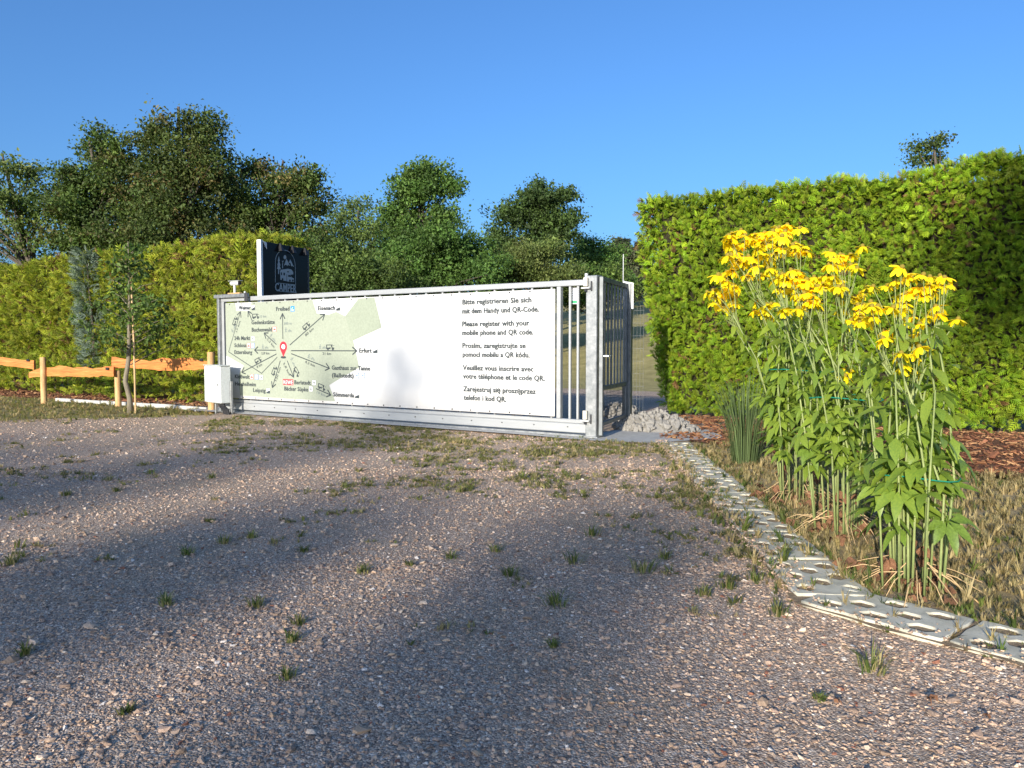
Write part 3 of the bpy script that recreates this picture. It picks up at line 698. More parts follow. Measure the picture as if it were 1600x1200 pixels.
epoly([(530, 550), (572, 425), (635, 555), (600, 530), (585, 556), (565, 525)], 'emblem_mountain')
epoly([(612, 500), (636, 435), (700, 570), (668, 548), (655, 560), (640, 500)], 'emblem_mountain')
van = epoly([(462, 640), (480, 615), (600, 598), (655, 612), (690, 660), (688, 695), (640, 700), (660, 745), (700, 765), (702, 825), (585, 815), (470, 785)], 'emblem_camper')
for pts in ([(478, 660), (496, 662), (496, 710), (478, 705)], [(520, 665), (545, 668), (545, 715), (520, 710)], [(585, 640), (612, 645), (612, 662), (585, 660)], [(600, 705), (640, 708), (655, 740), (600, 735)],
            [(572, 690), (578, 690), (578, 815), (572, 815)]): MB().poly([eP(*p) for p in pts], 0, .0035).build('emblem_window', M['sign'], van)
for x, y in ((505, 778), (630, 800), (680, 800)): MB().poly([eP(x + 14 * math.cos(a), y + 20 * math.sin(a)) for a in np.linspace(0, 6.283, 11)[:-1]], 0, .004).build('emblem_wheel', M['sign'], van)
p_ = eP(378, 955); p2 = eP(738, 1003)
zc_ = (eP(378, 975)[1] + eP(738, 1008)[1]) / 2
lt = text("CAMPER", (p_[0], zc_), p2[0] - p_[0], .145, mat='sign_print', bold=.004, parent=sgn, t=-.003)
mb = MB()
for i in range(6):      # serifs
    x = p_[0] + (p2[0] - p_[0]) * (i + .5) / 6
    for z in (zc_ - .003, zc_ + .142): 
        if i not in (0,): mb.poly([(x - .06, z), (x + .045, z), (x + .045, z + .008), (x - .06, z + .008)], 0, .0032)
mb.build('lettering_serif', M['sign_print'], sgn)

# ------------------------------------------------------------------ rustic rail fence on the left
f1, f2, f3 = G(69, 630), G(185, 633.5), G(331, 641)
fdir = (f3 - f1); fdir.normalize(); frot = math.atan2(fdir.y, fdir.x)
fen = empty('rail_fence', (f2.x, f2.y, 0), frot, 'rustic wooden fence with wavy orange boards on round posts', 'fence')
def floc(p): v = Vector((p.x - f2.x, p.y - f2.y, 0)); return v.dot(fdir), v.dot(Vector((-fdir.y, fdir.x, 0)))
for p, ptop in ((f1, 558), (f2, 579), (f3, 550)):
    x, y = floc(p); zt = H + (538 - ptop) * p.y / F; r_ = .058 if p is not f3 else .065
    n = 12; mb = MB().tube([(x, y, -.05), (x, y, .4), (x + .004, y, zt - .02), (x + .004, y, zt)], [r_ * 1.02, r_, r_ * .97, r_ * .9], 14)
    mb.build('post', M['post_wood'], fen, smooth=False)
def rail(xa, za, xb, zb, h, yoff, seed, arch=.05):
    r = random.Random(seed); n = 22; vs = []; fs = []
    for i in range(n + 1):
        t = i / n; x = xa + (xb - xa) * t; zc = za + (zb - za) * t + arch * math.sin(math.pi * t)
        up = .5 * h + .026 * math.sin(t * 9 + seed) + .012 * math.sin(t * 23 + seed) + r.gauss(0, .008); lo = .5 * h + .020 * math.sin(t * 7 + seed * 2) + r.gauss(0, .006)
        up *= .96; th = .024
        for (yy, zz) in ((-th, zc - lo), (-th - .004, zc), (-th * .8, zc + up), (th * .8, zc + up - .006), (th, zc - lo + .004)): vs.append((x, yy + yoff, zz))
    for i in range(n):
        for k_ in range(5): a = i * 5 + k_; b = i * 5 + (k_ + 1) % 5; fs.append((a, b, b + 5, a + 5))
    fs.append((4, 3, 2, 1, 0)); fs.append(tuple(n * 5 + k_ for k_ in range(5)))
    mb = MB(); mb.add(vs, fs); mb.build('rail', M['rail_wood'], fen)
    for xx in (xb - .16,):
        zz = za + (zb - za) * .95
        MB().box(xx - .03, xx + .05, yoff - .05, yoff - .03, zz + h * .3, zz + h * .55, .004).build('rail_bracket', M['black'], fen)
def fz(px, py):       # fence plane position from a pixel
    d = ray(px, py); o = Vector((0, 0, H)); n = Vector((-fdir.y, fdir.x, 0)); k_ = (f2 - o).dot(n) / d.dot(n); p = o + d * k_
    return (p - f2).dot(fdir), p.z
xa, za = fz(-90, 568); xb, zb = fz(61, 569); rail(xa, za, xb, zb, .20, -.09, 3, .06)
xa, za = fz(54, 585); xb, zb = fz(186, 582); rail(xa, za, xb, zb, .185, -.10, 5, .05)
xa, za = fz(176, 568); xb, zb = fz(327, 569.5); rail(xa, za, xb, zb, .20, .0, 8, .0)
kb = empty('edging_kerb', (lawn_far[1].x, lawn_far[1].y, 0), 0, 'low pale concrete edging between the grass verge and the bark bed', 'kerb')
ka, kbp = G(88, 625), G(325, 640); kd = kbp - ka; kl = kd.length; kd.normalize()
for i in range(6):
    a = ka + kd * (kl * i / 6 + .01); l_ = kl / 6 - .02
    o = MB().box(0, l_, -.03, .03, -.05, .045 + rnd.uniform(-.008, .008), .006).build('edging_stone', M['concrete'], kb)
    o.location = (a.x - lawn_far[1].x, a.y - lawn_far[1].y, 0); o.rotation_euler = (0, 0, math.atan2(kd.y, kd.x) + rnd.gauss(0, .006))

# ------------------------------------------------------------------ foliage builders
def rs(seed): return np.random.RandomState(seed)
LEAF_V = np.array([(0, 0, 0), (.45, .30, .07), (1, 0, -.04), (.45, -.30, .07)], np.float32)
LEAF_F = np.array([(0, 1, 2), (0, 2, 3)], np.int32)
def pick_cols(r, n, pal, var=.22):
    pal = np.array(pal, np.float32); c = pal[r.randint(0, len(pal), n)]
    return c * np.clip(1 + r.randn(n, 1) * var, .45, 1.7)
def leaf_cloud(r, centres, per, spread, size, pal, flat=.35, cvar=.25):
    n = len(centres) * per
    cen = np.repeat(centres, per, axis=0); pos = cen + r.randn(n, 3) * spread * np.array([1, 1, .75])
    ax = r.randn(n, 3); ax[:, 2] -= .35
    hint = r.randn(n, 3) * .8; hint[:, 2] += flat * 2
    B = basis(ax, hint); sz = size * np.exp(r.randn(n) * .28)
    col = pick_cols(r, len(centres), pal, cvar).repeat(per, axis=0) * np.clip(1 + r.randn(n, 1) * .18, .5, 1.6)
    return instance_arrays(LEAF_V, LEAF_F, B * sz[:, None, None], pos, col)
LF = .66; LN = 2.5
def make_tree(name, label, Y, lobes, per=26, clumps=260, size=.17, pal=((.07, .11, .02),), trunk=.16, group=None, seed=1, spread=.34, base_px=None, limbs=26, cat='tree', shell=.45, base_z=None, world_lobes=None):
    """lobes: (px, py, rx, ry) seen in the photograph at distance Y, turned into metres"""
    r = rs(seed); Ls = []
    if world_lobes: Ls = [(np.array(c, float), np.array(q_, float)) for c, q_, _ in world_lobes]
    else:
        for i, (px, py, rx, ry) in enumerate(lobes):
            c = AT(px, py, Y + (r.rand() - .5) * 1.0); s_ = Y / F
            Ls.append((np.array(c), np.array((rx * s_, max(rx * s_ * .9, .4), ry * s_))))
    bx = AT(base_px, 500, Y).x if base_px else Ls[0][0][0]; by = Ls[0][0][1] if world_lobes else Y
    bz = float(terrain(np.float64(bx), np.float64(by))) - .1 if base_z is None else base_z
    root = empty(name, (bx, by, bz), 0, label, cat, group)
    vol = np.array([np.prod(q_) ** (2 / 3) for _, q_ in Ls]); cnt = [k_ for _, _, k_ in world_lobes] if world_lobes else np.maximum(3, (clumps * vol / vol.sum()).astype(int)); cs = []
    for (c, q_), k_ in zip(Ls, cnt):
        d = r.randn(k_, 3); d /= np.linalg.norm(d, axis=1, keepdims=True); rad = r.rand(k_, 1) ** shell
        pc_ = c + d * rad * q_ * np.clip(1 + r.randn(k_, 1) * (.13 if world_lobes else .2), .55, 1.5)
        if not world_lobes:
            nb = max(3, k_ // 6); pc_ = pc_[r.randint(0, nb, k_)] + r.randn(k_, 3) * np.minimum(q_ * .30, spread * 1.55) * np.array((1, 1, .62))
        cs.append(pc_)
    cs = np.concatenate(cs); org = np.array((bx, by, bz))
    V, Fc, col = leaf_cloud(r, cs - org, per if world_lobes else int(per * LN), spread * (1 if world_lobes else .66), size * (1 if world_lobes else LF), pal)
    obj('crown', arr_mesh('crown', V, Fc, col), M['tree_leaf'], root)
    top = max(c[2] + q_[2] * .5 for c, q_ in Ls) - bz; cen = np.average([c for c, _ in Ls], axis=0, weights=vol) - org
    mb = MB(); pts = [Vector((0, 0, 0))]; n = 7
    for i in range(1, n + 1):
        t = i / n; pts.append(Vector((cen[0] * t * t + r.randn() * .08, cen[1] * t * t + r.randn() * .08, top * t)))
    mb.tube(pts, [trunk * (1 - .82 * i / n) + .012 for i in range(n + 1)], 8)
    idx = r.permutation(len(cs))[:limbs]
    for j in idx:
        e = Vector(cs[j] - org); t = min(.92, max(.18, (e.z / top) * .72)); k_ = t * n; a = int(k_); p = pts[a].lerp(pts[min(a + 1, n)], k_ - a)
        m_ = p.lerp(e, .5) + Vector((r.randn() * .15, r.randn() * .15, .12 * (e - p).length))
        ra = trunk * (1 - .82 * t) * .45 + .01; mb.tube([p, m_, e], [ra, ra * .6, .008], 5, cap=False)
    mb.build('trunk', M['bark'], root, smooth=True)
    return root

# feathery conifer spray: a flat fan of narrow scale twigs
def spray_template(nb=5):
    v = []; f = []
    def leafq(p, d, l, wd_, z):
        d = np.array(d) / np.hypot(*d); n = np.array((-d[1], d[0])) * wd_
        a = len(v); q_ = np.array(p)
        for off, zz in ((q_, z), (q_ + d * l * .45 + n, z + .012), (q_ + d * l, z - .05), (q_ + d * l * .45 - n, z + .012)): v.append((off[0], off[1], zz))
        f.append((a, a + 1, a + 2)); f.append((a, a + 2, a + 3))
    leafq((0, 0), (1, 0), 1.0, .055, 0)
    for i in range(nb):
        t = .12 + .75 * i / nb; l = .52 * (1 - t * .72)
        for sg in (1, -1): leafq((t + .03 * sg, 0), (1, .85 * sg), l, .06 * (1 - .4 * t), -.10 * t * t + .02 * sg)
    V = np.array(v, np.float32); V[:, 2] -= .16 * V[:, 0] ** 2 + .1 * V[:, 1] ** 2
    return V, np.array(f, np.int32)
SPR_V, SPR_F = spray_template(4); SPR2_V, SPR2_F = spray_template(3)
def hnoise(r, k=10, f=(1.2, 5.)):
    ws = [(r.randn(2) * r.uniform(*f), r.rand() * 6.28) for _ in range(k)]
    return lambda a, b: sum(np.sin(w_[0] * a + w_[1] * b + p) for w_, p in ws) / math.sqrt(k)
def make_hedge(name, label, P0, ex, ey, length, depth, height, dens, size, pal, tmpl, seed, ends=(), bulge=.10, brown=.03, bottom=0.0, topvar=.06, taper=.15, droop=0., lean=0.):
    r = rs(seed); root = empty(name, (P0.x, P0.y, 0), 0, label, 'hedge')
    ex_, ey_, ez_ = np.array(ex), np.array(ey), np.array((0, 0, 1.)); o0 = np.zeros(3)
    nz = hnoise(r, 14, (1.5, 4.5)); tv = hnoise(r, 6, (.8, 2.2)); bn = hnoise(r, 12, (1., 3.)); fine = hnoise(r, 10, (6, 14))
    pos = []; nor = []; 
    def face(n, fn):
        a = r.rand(n); b = r.rand(n); p, q_ = fn(a, b); pos.append(p); nor.append(q_)
    def front(a, b):
        s_ = a * length - lean * b * (1 - a) ** 4; z = bottom + b * (height - bottom); d = bulge * nz(s_, z * 1.3) + .05 * fine(s_, z) - taper * b + droop * np.clip(.28 - b, 0, 1)
        d = d - np.abs(r.randn(len(a))) * .11
        zz = z + (topvar * tv(s_, 0 * s_)) * b
        return s_[:, None] * ex_ - d[:, None] * ey_ + zz[:, None] * ez_, np.tile(-ey_, (len(a), 1))
    def top(a, b):
        s_ = a * length - lean * (1 - a) ** 4; y = b * depth; z = height + topvar * tv(s_, 0 * s_) + .05 * fine(s_, y) - np.abs(r.randn(len(a))) * .07
        return s_[:, None] * ex_ + (y + taper)[:, None] * ey_ + z[:, None] * ez_, np.tile(ez_ * .9 - ey_ * .3, (len(a), 1))
    def end(sg):
        def f(a, b):
            y = a * depth + .05; z = bottom + b * (height - bottom); d = bulge * .8 * nz(y * 1.3 + 9, z) - np.abs(r.randn(len(a))) * .1 - .25 * np.clip(.35 - b, 0, 1)
            s_ = np.full(len(a), length if sg > 0 else 0.) + sg * d + (0 if sg > 0 else -lean * b)
            return s_[:, None] * ex_ + y[:, None] * ey_ + (z + topvar * tv(s_, 0 * s_) * b)[:, None] * ez_, np.tile(ex_ * sg, (len(a), 1))
        return f
    face(int(dens * length * (height - bottom)), front); face(int(dens * length * depth * .7), top)
    for sg in ends: face(int(dens * depth * (height - bottom)), end(sg))
    P = np.concatenate(pos); N = np.concatenate(nor); n = len(P)
    ax = N * .55 + r.randn(n, 3) * .62; ax[:, 2] += .38
    hint = r.randn(n, 3) * .7 + N * .8; hint[:, 2] += .3
    B = basis(ax, hint); sz = size * np.exp(r.randn(n) * .25)
    col = pick_cols(r, n, pal, .2); sv = P @ ex_; bv = bn(sv, P[:, 2] * 1.2)
    col *= (1 + .16 * bv)[:, None]
    isb = (r.rand(n) < brown * np.clip(1 + 1.6 * bv, 0, 4)); col[isb] = np.array((.22, .12, .05)) * (.7 + .6 * r.rand(isb.sum(), 1))
    tV, tF = tmpl
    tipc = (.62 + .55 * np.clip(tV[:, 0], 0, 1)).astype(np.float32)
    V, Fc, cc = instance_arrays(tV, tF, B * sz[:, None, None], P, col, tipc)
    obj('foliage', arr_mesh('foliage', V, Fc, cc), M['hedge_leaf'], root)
    # woody inside of the hedge
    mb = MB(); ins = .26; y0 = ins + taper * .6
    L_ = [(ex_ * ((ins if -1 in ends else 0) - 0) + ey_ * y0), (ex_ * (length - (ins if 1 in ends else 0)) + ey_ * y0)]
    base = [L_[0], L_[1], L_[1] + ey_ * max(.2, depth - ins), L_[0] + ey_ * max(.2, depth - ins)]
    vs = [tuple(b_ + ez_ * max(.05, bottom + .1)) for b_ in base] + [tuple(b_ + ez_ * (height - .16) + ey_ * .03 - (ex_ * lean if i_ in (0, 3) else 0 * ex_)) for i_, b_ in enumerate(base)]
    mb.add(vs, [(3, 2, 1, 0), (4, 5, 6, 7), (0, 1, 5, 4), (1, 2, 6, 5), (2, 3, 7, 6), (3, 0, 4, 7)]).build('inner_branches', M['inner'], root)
    k_ = int(length / .55)
    mb = MB()
    for i in range(k_):
        s_ = (i + .5) * length / k_ + r.randn() * .05; b_ = ex_ * s_ + ey_ * (depth * .45)
        o = MB().tube([b_ + ez_ * -.05, b_ + ez_ * .5, b_ + ez_ * 1.4 + ex_ * .05], [.05, .045, .03], 6).build('trunk', M['bark'], root)
    return root
PAL_R = ((0.2083, 0.3344, 0.0182), (0.2604, 0.3784, 0.0208), (0.165, 0.2728, 0.0169), (0.3212, 0.4136, 0.026), (0.2257, 0.2904, 0.0234))
PAL_L = ((0.2635, 0.3208, 0.0286), (0.3221, 0.3596, 0.0343), (0.205, 0.2722, 0.0257), (0.3806, 0.3888, 0.04), (0.2342, 0.243, 0.0315))
hr0 = G(1032, 648); hr_len = 6.9
make_hedge('conifer_hedge', 'tall bright green clipped conifer hedge behind the yellow flowers', hr0, EX, EY, hr_len, 1.3, 3.64, 900, .118, PAL_R, (SPR_V, SPR_F), 11, ends=(-1,), bulge=.13, brown=.04, bottom=.05, droop=-.25, taper=.05, lean=.42)
hl_p = G(408, 628.5); hl_len = 14.4
make_hedge('conifer_hedge', 'long yellowish green conifer hedge behind the wooden rail fence', hl_p - EX * hl_len, EX, EY, hl_len, 1.2, 3.42, 420, .165, PAL_L, (SPR2_V, SPR2_F), 12, ends=(1,), bulge=.10, brown=.05, bottom=.04, droop=2.6, taper=.1)

# blue conifer and thin whips growing out of the left hedge
def hpt(px, py):       # point on the left hedge's front plane
    d = ray(px, py); o = Vector((0, 0, H)); k_ = (hl_p - o).dot(EY) / d.dot(EY); return o + d * k_
def blue_conifer():
    r = rs(31); b = hpt(150, 600) - EY * .05; root = empty('blue_conifer', (b.x, b.y, 0), 0, 'blue-grey conifer growing through the left hedge', 'conifer')
    n = 760; t = r.rand(n) ** .9; z = .5 + t * 3.0; wv = .42 * (1.05 - .55 * t); a = r.rand(n) * 6.28
    P = np.stack([np.cos(a) * wv * r.rand(n) ** .4, np.sin(a) * wv * .6 * r.rand(n) ** .4, z], -1) + np.outer(t - .5, np.array((-.35, 0, 0)))
    ax = np.stack([np.cos(a), np.sin(a), .5 + 0 * a], -1) + r.randn(n, 3) * .4
    B = basis(ax, r.randn(n, 3) + np.array((0, 0, .6))); col = pick_cols(r, n, ((.17, .22, .17), (.20, .25, .20), (.14, .19, .11)), .2)
    V, Fc, cc = instance_arrays(SPR2_V, SPR2_F, B * (.22 * np.exp(r.randn(n) * .2))[:, None, None], P, col)
    obj('crown', arr_mesh('crown', V, Fc, cc), M['hedge_leaf'], root)
    MB().tube([(0, .1, -.05), (-.05, .1, 1.6), (-.12, .05, 3.3)], [.06, .04, .01], 7).build('trunk', M['bark'], root)
blue_conifer()

# ------------------------------------------------------------------ young staked tree by the fence
yt = G(205, 644)
def young_tree():
    r = rs(41); root = empty('young_tree', (yt.x, yt.y, 0), 0, 'slender young tree with a small dark leafy crown beside the fence', 'tree')
    Y = yt.y; s_ = Y / F
    pts = [Vector((-.01, 0, -.05)), Vector((-.02, 0, .25)), Vector((-.09, 0, .55)), Vector((-.03, .02, .95)), Vector((0, .02, 1.6)), Vector((.03, 0, 2.4)), Vector((.02, 0, 3.0))]
    mb = MB().tube(pts, [.058, .045, .042, .038, .028, .016, .006], 9); cs = []
    for i in range(46):
        z = .85 + (i / 46) * 2.05 + r.randn() * .05; a = r.rand() * 6.28; t = (z - .8) / 2.1; l = (.80 * (1 - t) ** .6 + .12) * r.uniform(.7, 1.1)
        k_ = 3 + min(2.99, max(0, (z - .95) / .7)); p = Vector((0, .01, z)); e = p + Vector((math.cos(a) * l, math.sin(a) * l, l * .38 + .05))
        mb.tube([p, p.lerp(e, .5) + Vector((0, 0, .05)), e], [.011, .007, .003], 4, cap=False)
        for q_ in np.linspace(.3, 1.05, 5): cs.append(tuple(p.lerp(e, q_)))
    cs = np.array(cs); wgt = np.exp(-((cs[:, 2] - 1.55) / .75) ** 2); cs = cs[r.rand(len(cs)) < .35 + .65 * wgt]
    V, Fc, col = leaf_cloud(r, cs, 11, .075, .085, ((.085, .14, .03), (.11, .165, .035), (.065, .11, .025)), cvar=.2)
    obj('crown', arr_mesh('crown', V, Fc, col), M['tree_leaf'], root); mb.build('trunk', M['bark_pale'], root, smooth=True)
young_tree()
st = G(211, 644); MBs = MB().tube([(0, 0, -.05), (0, 0, 1.2), (-.02, 0, 2.35)], [.016, .016, .015], 8)
o = MBs.build('tree_stake', M['stake_wood']); o.location = (st.x, st.y + .02, 0); tag(o, 'thin pale wooden stake beside the slender young tree', 'stake')

# ------------------------------------------------------------------ trees beyond the hedge and gate
DG = ((0.0697, 0.1162, 0.0248), (0.0853, 0.1318, 0.031), (0.1085, 0.155, 0.0341), (0.0589, 0.093, 0.0217))
BRN = ((.065, .10, .026), (.08, .115, .028), (.06, .09, .022), (.075, .105, .026), (.15, .12, .042), (.07, .10, .026), (.10, .115, .034), (.085, .11, .03))
OLV = ((0.1276, 0.1659, 0.0447), (0.1084, 0.1468, 0.0383), (0.1531, 0.1786, 0.051))
MID = ((0.0751, 0.1433, 0.03), (0.0955, 0.1705, 0.0355), (0.0613, 0.116, 0.0246), (0.116, 0.191, 0.0409))
LGT = ((0.1008, 0.1512, 0.0403), (0.121, 0.1714, 0.0454), (0.0806, 0.121, 0.0302))
gb = 'trees standing beyond the hedge'
make_tree('leafy_tree', 'loose thin-crowned tree at the far left edge with sky showing through', 30, [(45, 262, 42, 42), (15, 300, 45, 55), (75, 320, 35, 50), (40, 370, 55, 50), (-45, 290, 60, 70), (-50, 360, 60, 60)], 20, 270, .17, OLV + DG, .14, gb, 51, .30, 62, 46, shell=.6)
make_tree('leafy_tree', 'dark upright tree right of the loose one at far left', 29, [(150, 245, 34, 38), (125, 275, 32, 35), (180, 270, 26, 45), (150, 330, 62, 50), (145, 390, 70, 40), (110, 330, 30, 40)], 30, 330, .18, DG + ((.10, .10, .03),), .17, gb, 52, .34, 150)
make_tree('leafy_tree', 'tallest tree of the left group with pointed shoots and browning leaves', 28.5, [(315, 215, 30, 46), (305, 180, 10, 22), (330, 185, 10, 22), (265, 215, 34, 24), (240, 200, 18, 12), (225, 222, 24, 12), (280, 265, 72, 48), (330, 270, 45, 50), (240, 290, 50, 50), (300, 335, 90, 48), (270, 390, 95, 40)], 28, 640, .17, BRN, .2, gb, 53, .33, 285, 40)
make_tree('leafy_tree', 'browning tree at the right end of the left group', 30, [(445, 275, 44, 36), (400, 265, 22, 32), (480, 310, 30, 40), (445, 335, 55, 50), (490, 345, 26, 30), (400, 340, 45, 50), (440, 390, 70, 36)], 24, 370, .18, BRN + DG, .16, gb, 54, .33, 430, 40, shell=.55)
make_tree('leafy_tree', 'dark dense tree between the browning trees and tallest tree', 33, [(375, 300, 40, 45), (370, 370, 70, 50), (200, 330, 60, 60), (210, 390, 60, 40)], 28, 300, .19, DG, .16, gb, 55, .38, 370)
make_tree('leafy_tree', 'pale green feathery bush-like tree left of the centre trees', 44, [(545, 345, 34, 26), (520, 375, 40, 36), (580, 360, 38, 30), (560, 400, 60, 45), (610, 380, 30, 40)], 24, 300, .22, LGT, .18, gb, 56, .42, 555)
make_tree('leafy_tree', 'tall narrow leafy tree in the centre above the banner', 38, [(665, 285, 42, 32), (640, 300, 26, 36), (700, 290, 28, 30), (650, 265, 14, 16), (655, 345, 36, 36), (690, 340, 30, 28), (620, 335, 26, 22), (640, 390, 36, 40)], 26, 400, .21, MID, .2, gb, 57, .36, 668, 34, shell=.5)
make_tree('leafy_tree', 'broad round-crowned tree right of the centre above the banner', 40, [(845, 320, 40, 30), (830, 300, 18, 16), (870, 310, 22, 20), (810, 350, 34, 34), (865, 350, 40, 34), (900, 350, 16, 22), (840, 385, 55, 36), (790, 385, 34, 34)], 27, 420, .22, ((.06, .10, .026), (.075, .12, .03), (.05, .085, .024)), .2, gb, 58, .38, 838, 34)
make_tree('leafy_tree', 'small dark tree at the right of the round-crowned tree', 46, [(932, 386, 26, 22), (925, 415, 40, 30), (955, 400, 24, 28), (900, 425, 26, 24)], 24, 180, .22, MID, .14, gb, 59, .4, 930)
gs = 'shrubs behind the gate'
make_tree('shrub', 'dark broadleaf shrub mass just right of the black sign', 24, [(525, 420, 55, 44), (560, 450, 60, 40), (490, 420, 50, 50), (600, 440, 50, 40), (455, 400, 40, 32)], 34, 460, .13, DG, .07, gs, 61, .26, 545, cat='shrub')
make_tree('shrub', 'large green shrub behind the middle of the gate', 27, [(690, 380, 46, 34), (650, 410, 55, 40), (720, 400, 50, 40), (700, 440, 75, 40), (620, 440, 40, 36), (760, 430, 40, 40)], 34, 460, .15, MID, .09, gs, 62, .28, 690, cat='shrub')
make_tree('shrub', 'olive green willowy shrub below the round-crowned tree', 29, [(830, 405, 42, 28), (850, 435, 50, 34), (795, 430, 38, 34), (880, 440, 30, 28)], 34, 300, .13, OLV, .07, gs, 63, .26, 835, cat='shrub')
make_tree('shrub', 'low dark shrub behind the right end of the gate', 33, [(925, 440, 45, 24), (890, 455, 40, 26), (960, 450, 40, 28)], 30, 200, .17, DG + MID, .07, gs, 64, .3, 925, cat='shrub')
def far_conifer(px, top, Y, wpx, seed, label):
    r = rs(seed); b = AT(px, 450, Y); bz = float(terrain(np.float64(b.x), np.float64(Y))) - .1; h = AT(px, top, Y).z - bz
    root = empty('conifer', (b.x, Y, bz), 0, label, 'conifer', gb); n = 900; t = r.rand(n) ** .8; a = r.rand(n) * 6.28; rad = (1 - t) * wpx * Y / F * (.5 + .5 * np.sin(t * 40) ** 2)
    P = np.stack([np.cos(a) * rad, np.sin(a) * rad, t * h * .9 + .1 * h], -1); ax = np.stack([np.cos(a), np.sin(a), -.15 + 0 * a], -1) + r.randn(n, 3) * .3
    V, Fc, cc = instance_arrays(SPR2_V, SPR2_F, basis(ax, r.randn(n, 3) * .4 + np.array((0, 0, 1))) * (.8 * np.exp(r.randn(n) * .2))[:, None, None], P, pick_cols(r, n, ((.045, .06, .04), (.06, .075, .05)), .2))
    obj('crown', arr_mesh('crown', V, Fc, cc), M['tree_leaf'], root); MB().tube([(0, 0, 0), (0, 0, h * .95)], [.2, .02], 7).build('trunk', M['bark'], root)
far_conifer(972, 372, 70, 26, 71, 'dusky far conifer left of the right hedge')
far_conifer(1000, 378, 74, 26, 72, 'dusky far conifer half hidden by the right hedge')
make_tree('leafy_tree', 'grey-green brush at the foot of the far conifers', 60, [(980, 400, 26, 30), (960, 425, 30, 30), (1000, 420, 26, 36), (985, 440, 40, 24)], 24, 160, .3, ((.11, .12, .06), (.09, .10, .05)), .12, gb, 73, .5, 985)
make_tree('leafy_tree', 'treetop peeking over the right conifer hedge', 34, [(1455, 228, 20, 12), (1447, 246, 24, 20), (1470, 246, 18, 18), (1455, 330, 60, 60)], 22, 150, .18, OLV + DG, .16, gb, 74, .3, 1455)

# ------------------------------------------------------------------ trees behind the viewer that throw the long shadows
HS = Vector((TO_SUN.x, TO_SUN.y, 0)).normalized(); PERP = Vector((-HS.y, HS.x, 0))
DC = 60.0
def sp_(u, h, back=0.):                    # u across the light, h height, behind the viewer
    p = HS * (DC + back) + PERP * u; return (p.x, p.y, h)
def shade_tree(u0, bumps, label, seed, trunk=.3):
    wl = [(sp_(u0, 8.3), (2.2, 2.2, 6.0), 420), (sp_(u0 - .9, 10.6), (1.5, 1.9, 3.9), 190), (sp_(u0 + .9, 10.6), (1.5, 1.9, 3.9), 190)]
    wl += [(sp_(u, h - .25 - r_), (r_ * .95, 1.2, r_), max(3, int(wt * 42 * r_ * r_))) for u, h, r_, wt in bumps]
    make_tree('leafy_tree', label, 0, None, 26, 0, .24, DG, trunk, None, seed, .24, None, 30, base_z=-.1, world_lobes=wl, shell=.6)
lt_ = 'broad shade tree behind the viewer, '
shade_tree(-12, [(-13.5, 16.6, 1.3, 1), (-11.5, 16.5, 1.2, .7), (-10, 16.6, 1.0, .5)], lt_ + 'leftmost of the row', 81)
shade_tree(-8.2, [(-9.1, 16.6, .9, .45), (-8.2, 16.5, .8, .45), (-7.4, 16.3, .7, .45), (-6.3, 19.2, 1.3, .09), (-5.8, 18.2, 1.3, .13), (-6.2, 17.2, 1.0, .3), (-6.6, 16.6, .8, .4)], lt_ + 'with a leading spike', 82)
shade_tree(-5.6, [(-6.3, 16.3, .6, 1), (-6.0, 16.1, .4, .8), (-4.7, 15.0, .6, 1), (-3.8, 16.5, .42, .9)], lt_ + 'third from the left', 83)
shade_tree(-3.0, [(-3.4, 16.5, .6, 1), (-3.0, 16.6, .38, .8), (-2.3, 15.0, .4, .8)], lt_ + 'with a cleft crown', 84)
shade_tree(-1.0, [(-1.4, 16.4, .42, 1.2), (-1.1, 16.7, .4, 1.1), (-.9, 15.9, .3, .7), (-.5, 15.35, .4, .7), (0, 15.2, .5, .7)], lt_ + 'with a blunt crown', 85)
shade_tree(1.2, [(.55, 15.6, .3, .8), (1.1, 15.3, .5, 1), (1.8, 15.4, .6, 1)], lt_ + 'lowest of the row', 87)
shade_tree(5.0, [(2.2, 21.6, .9, 1.6), (3.2, 22, 1.4, 1.5), (4.4, 22.5, 2, 1.5), (5.6, 22, 2.2, 1.5), (4.8, 16.5, 1.4, 1.5)], lt_ + 'tallest, at the right', 86, trunk=.35)

# ------------------------------------------------------------------ gravel stones
def ico(seed, flat=.6, sub=0):
    t = (1 + 5 ** .5) / 2
    v = np.array([(-1, t, 0), (1, t, 0), (-1, -t, 0), (1, -t, 0), (0, -1, t), (0, 1, t), (0, -1, -t), (0, 1, -t), (t, 0, -1), (t, 0, 1), (-t, 0, -1), (-t, 0, 1)], float)
    v /= np.linalg.norm(v, axis=1, keepdims=True); r = rs(seed); v *= (1 + r.randn(12, 1) * .2); v *= np.array((1, .72, flat))
    f = np.array([(0, 11, 5), (0, 5, 1), (0, 1, 7), (0, 7, 10), (0, 10, 11), (1, 5, 9), (5, 11, 4), (11, 10, 2), (10, 7, 6), (7, 1, 8), (3, 9, 4), (3, 4, 2), (3, 2, 6), (3, 6, 8), (3, 8, 9), (4, 9, 5), (2, 4, 11), (6, 2, 10), (8, 6, 7), (9, 8, 1)])
    return v, f
OCT_V = np.array([(1, 0, .1), (0, .75, 0), (-1, .1, 0), (0, -.75, .1), (.1, 0, .6), (0, 0, -.5)]); OCT_F = np.array([(0, 1, 4), (1, 2, 4), (2, 3, 4), (3, 0, 4), (1, 0, 5), (2, 1, 5), (3, 2, 5), (0, 3, 5)])
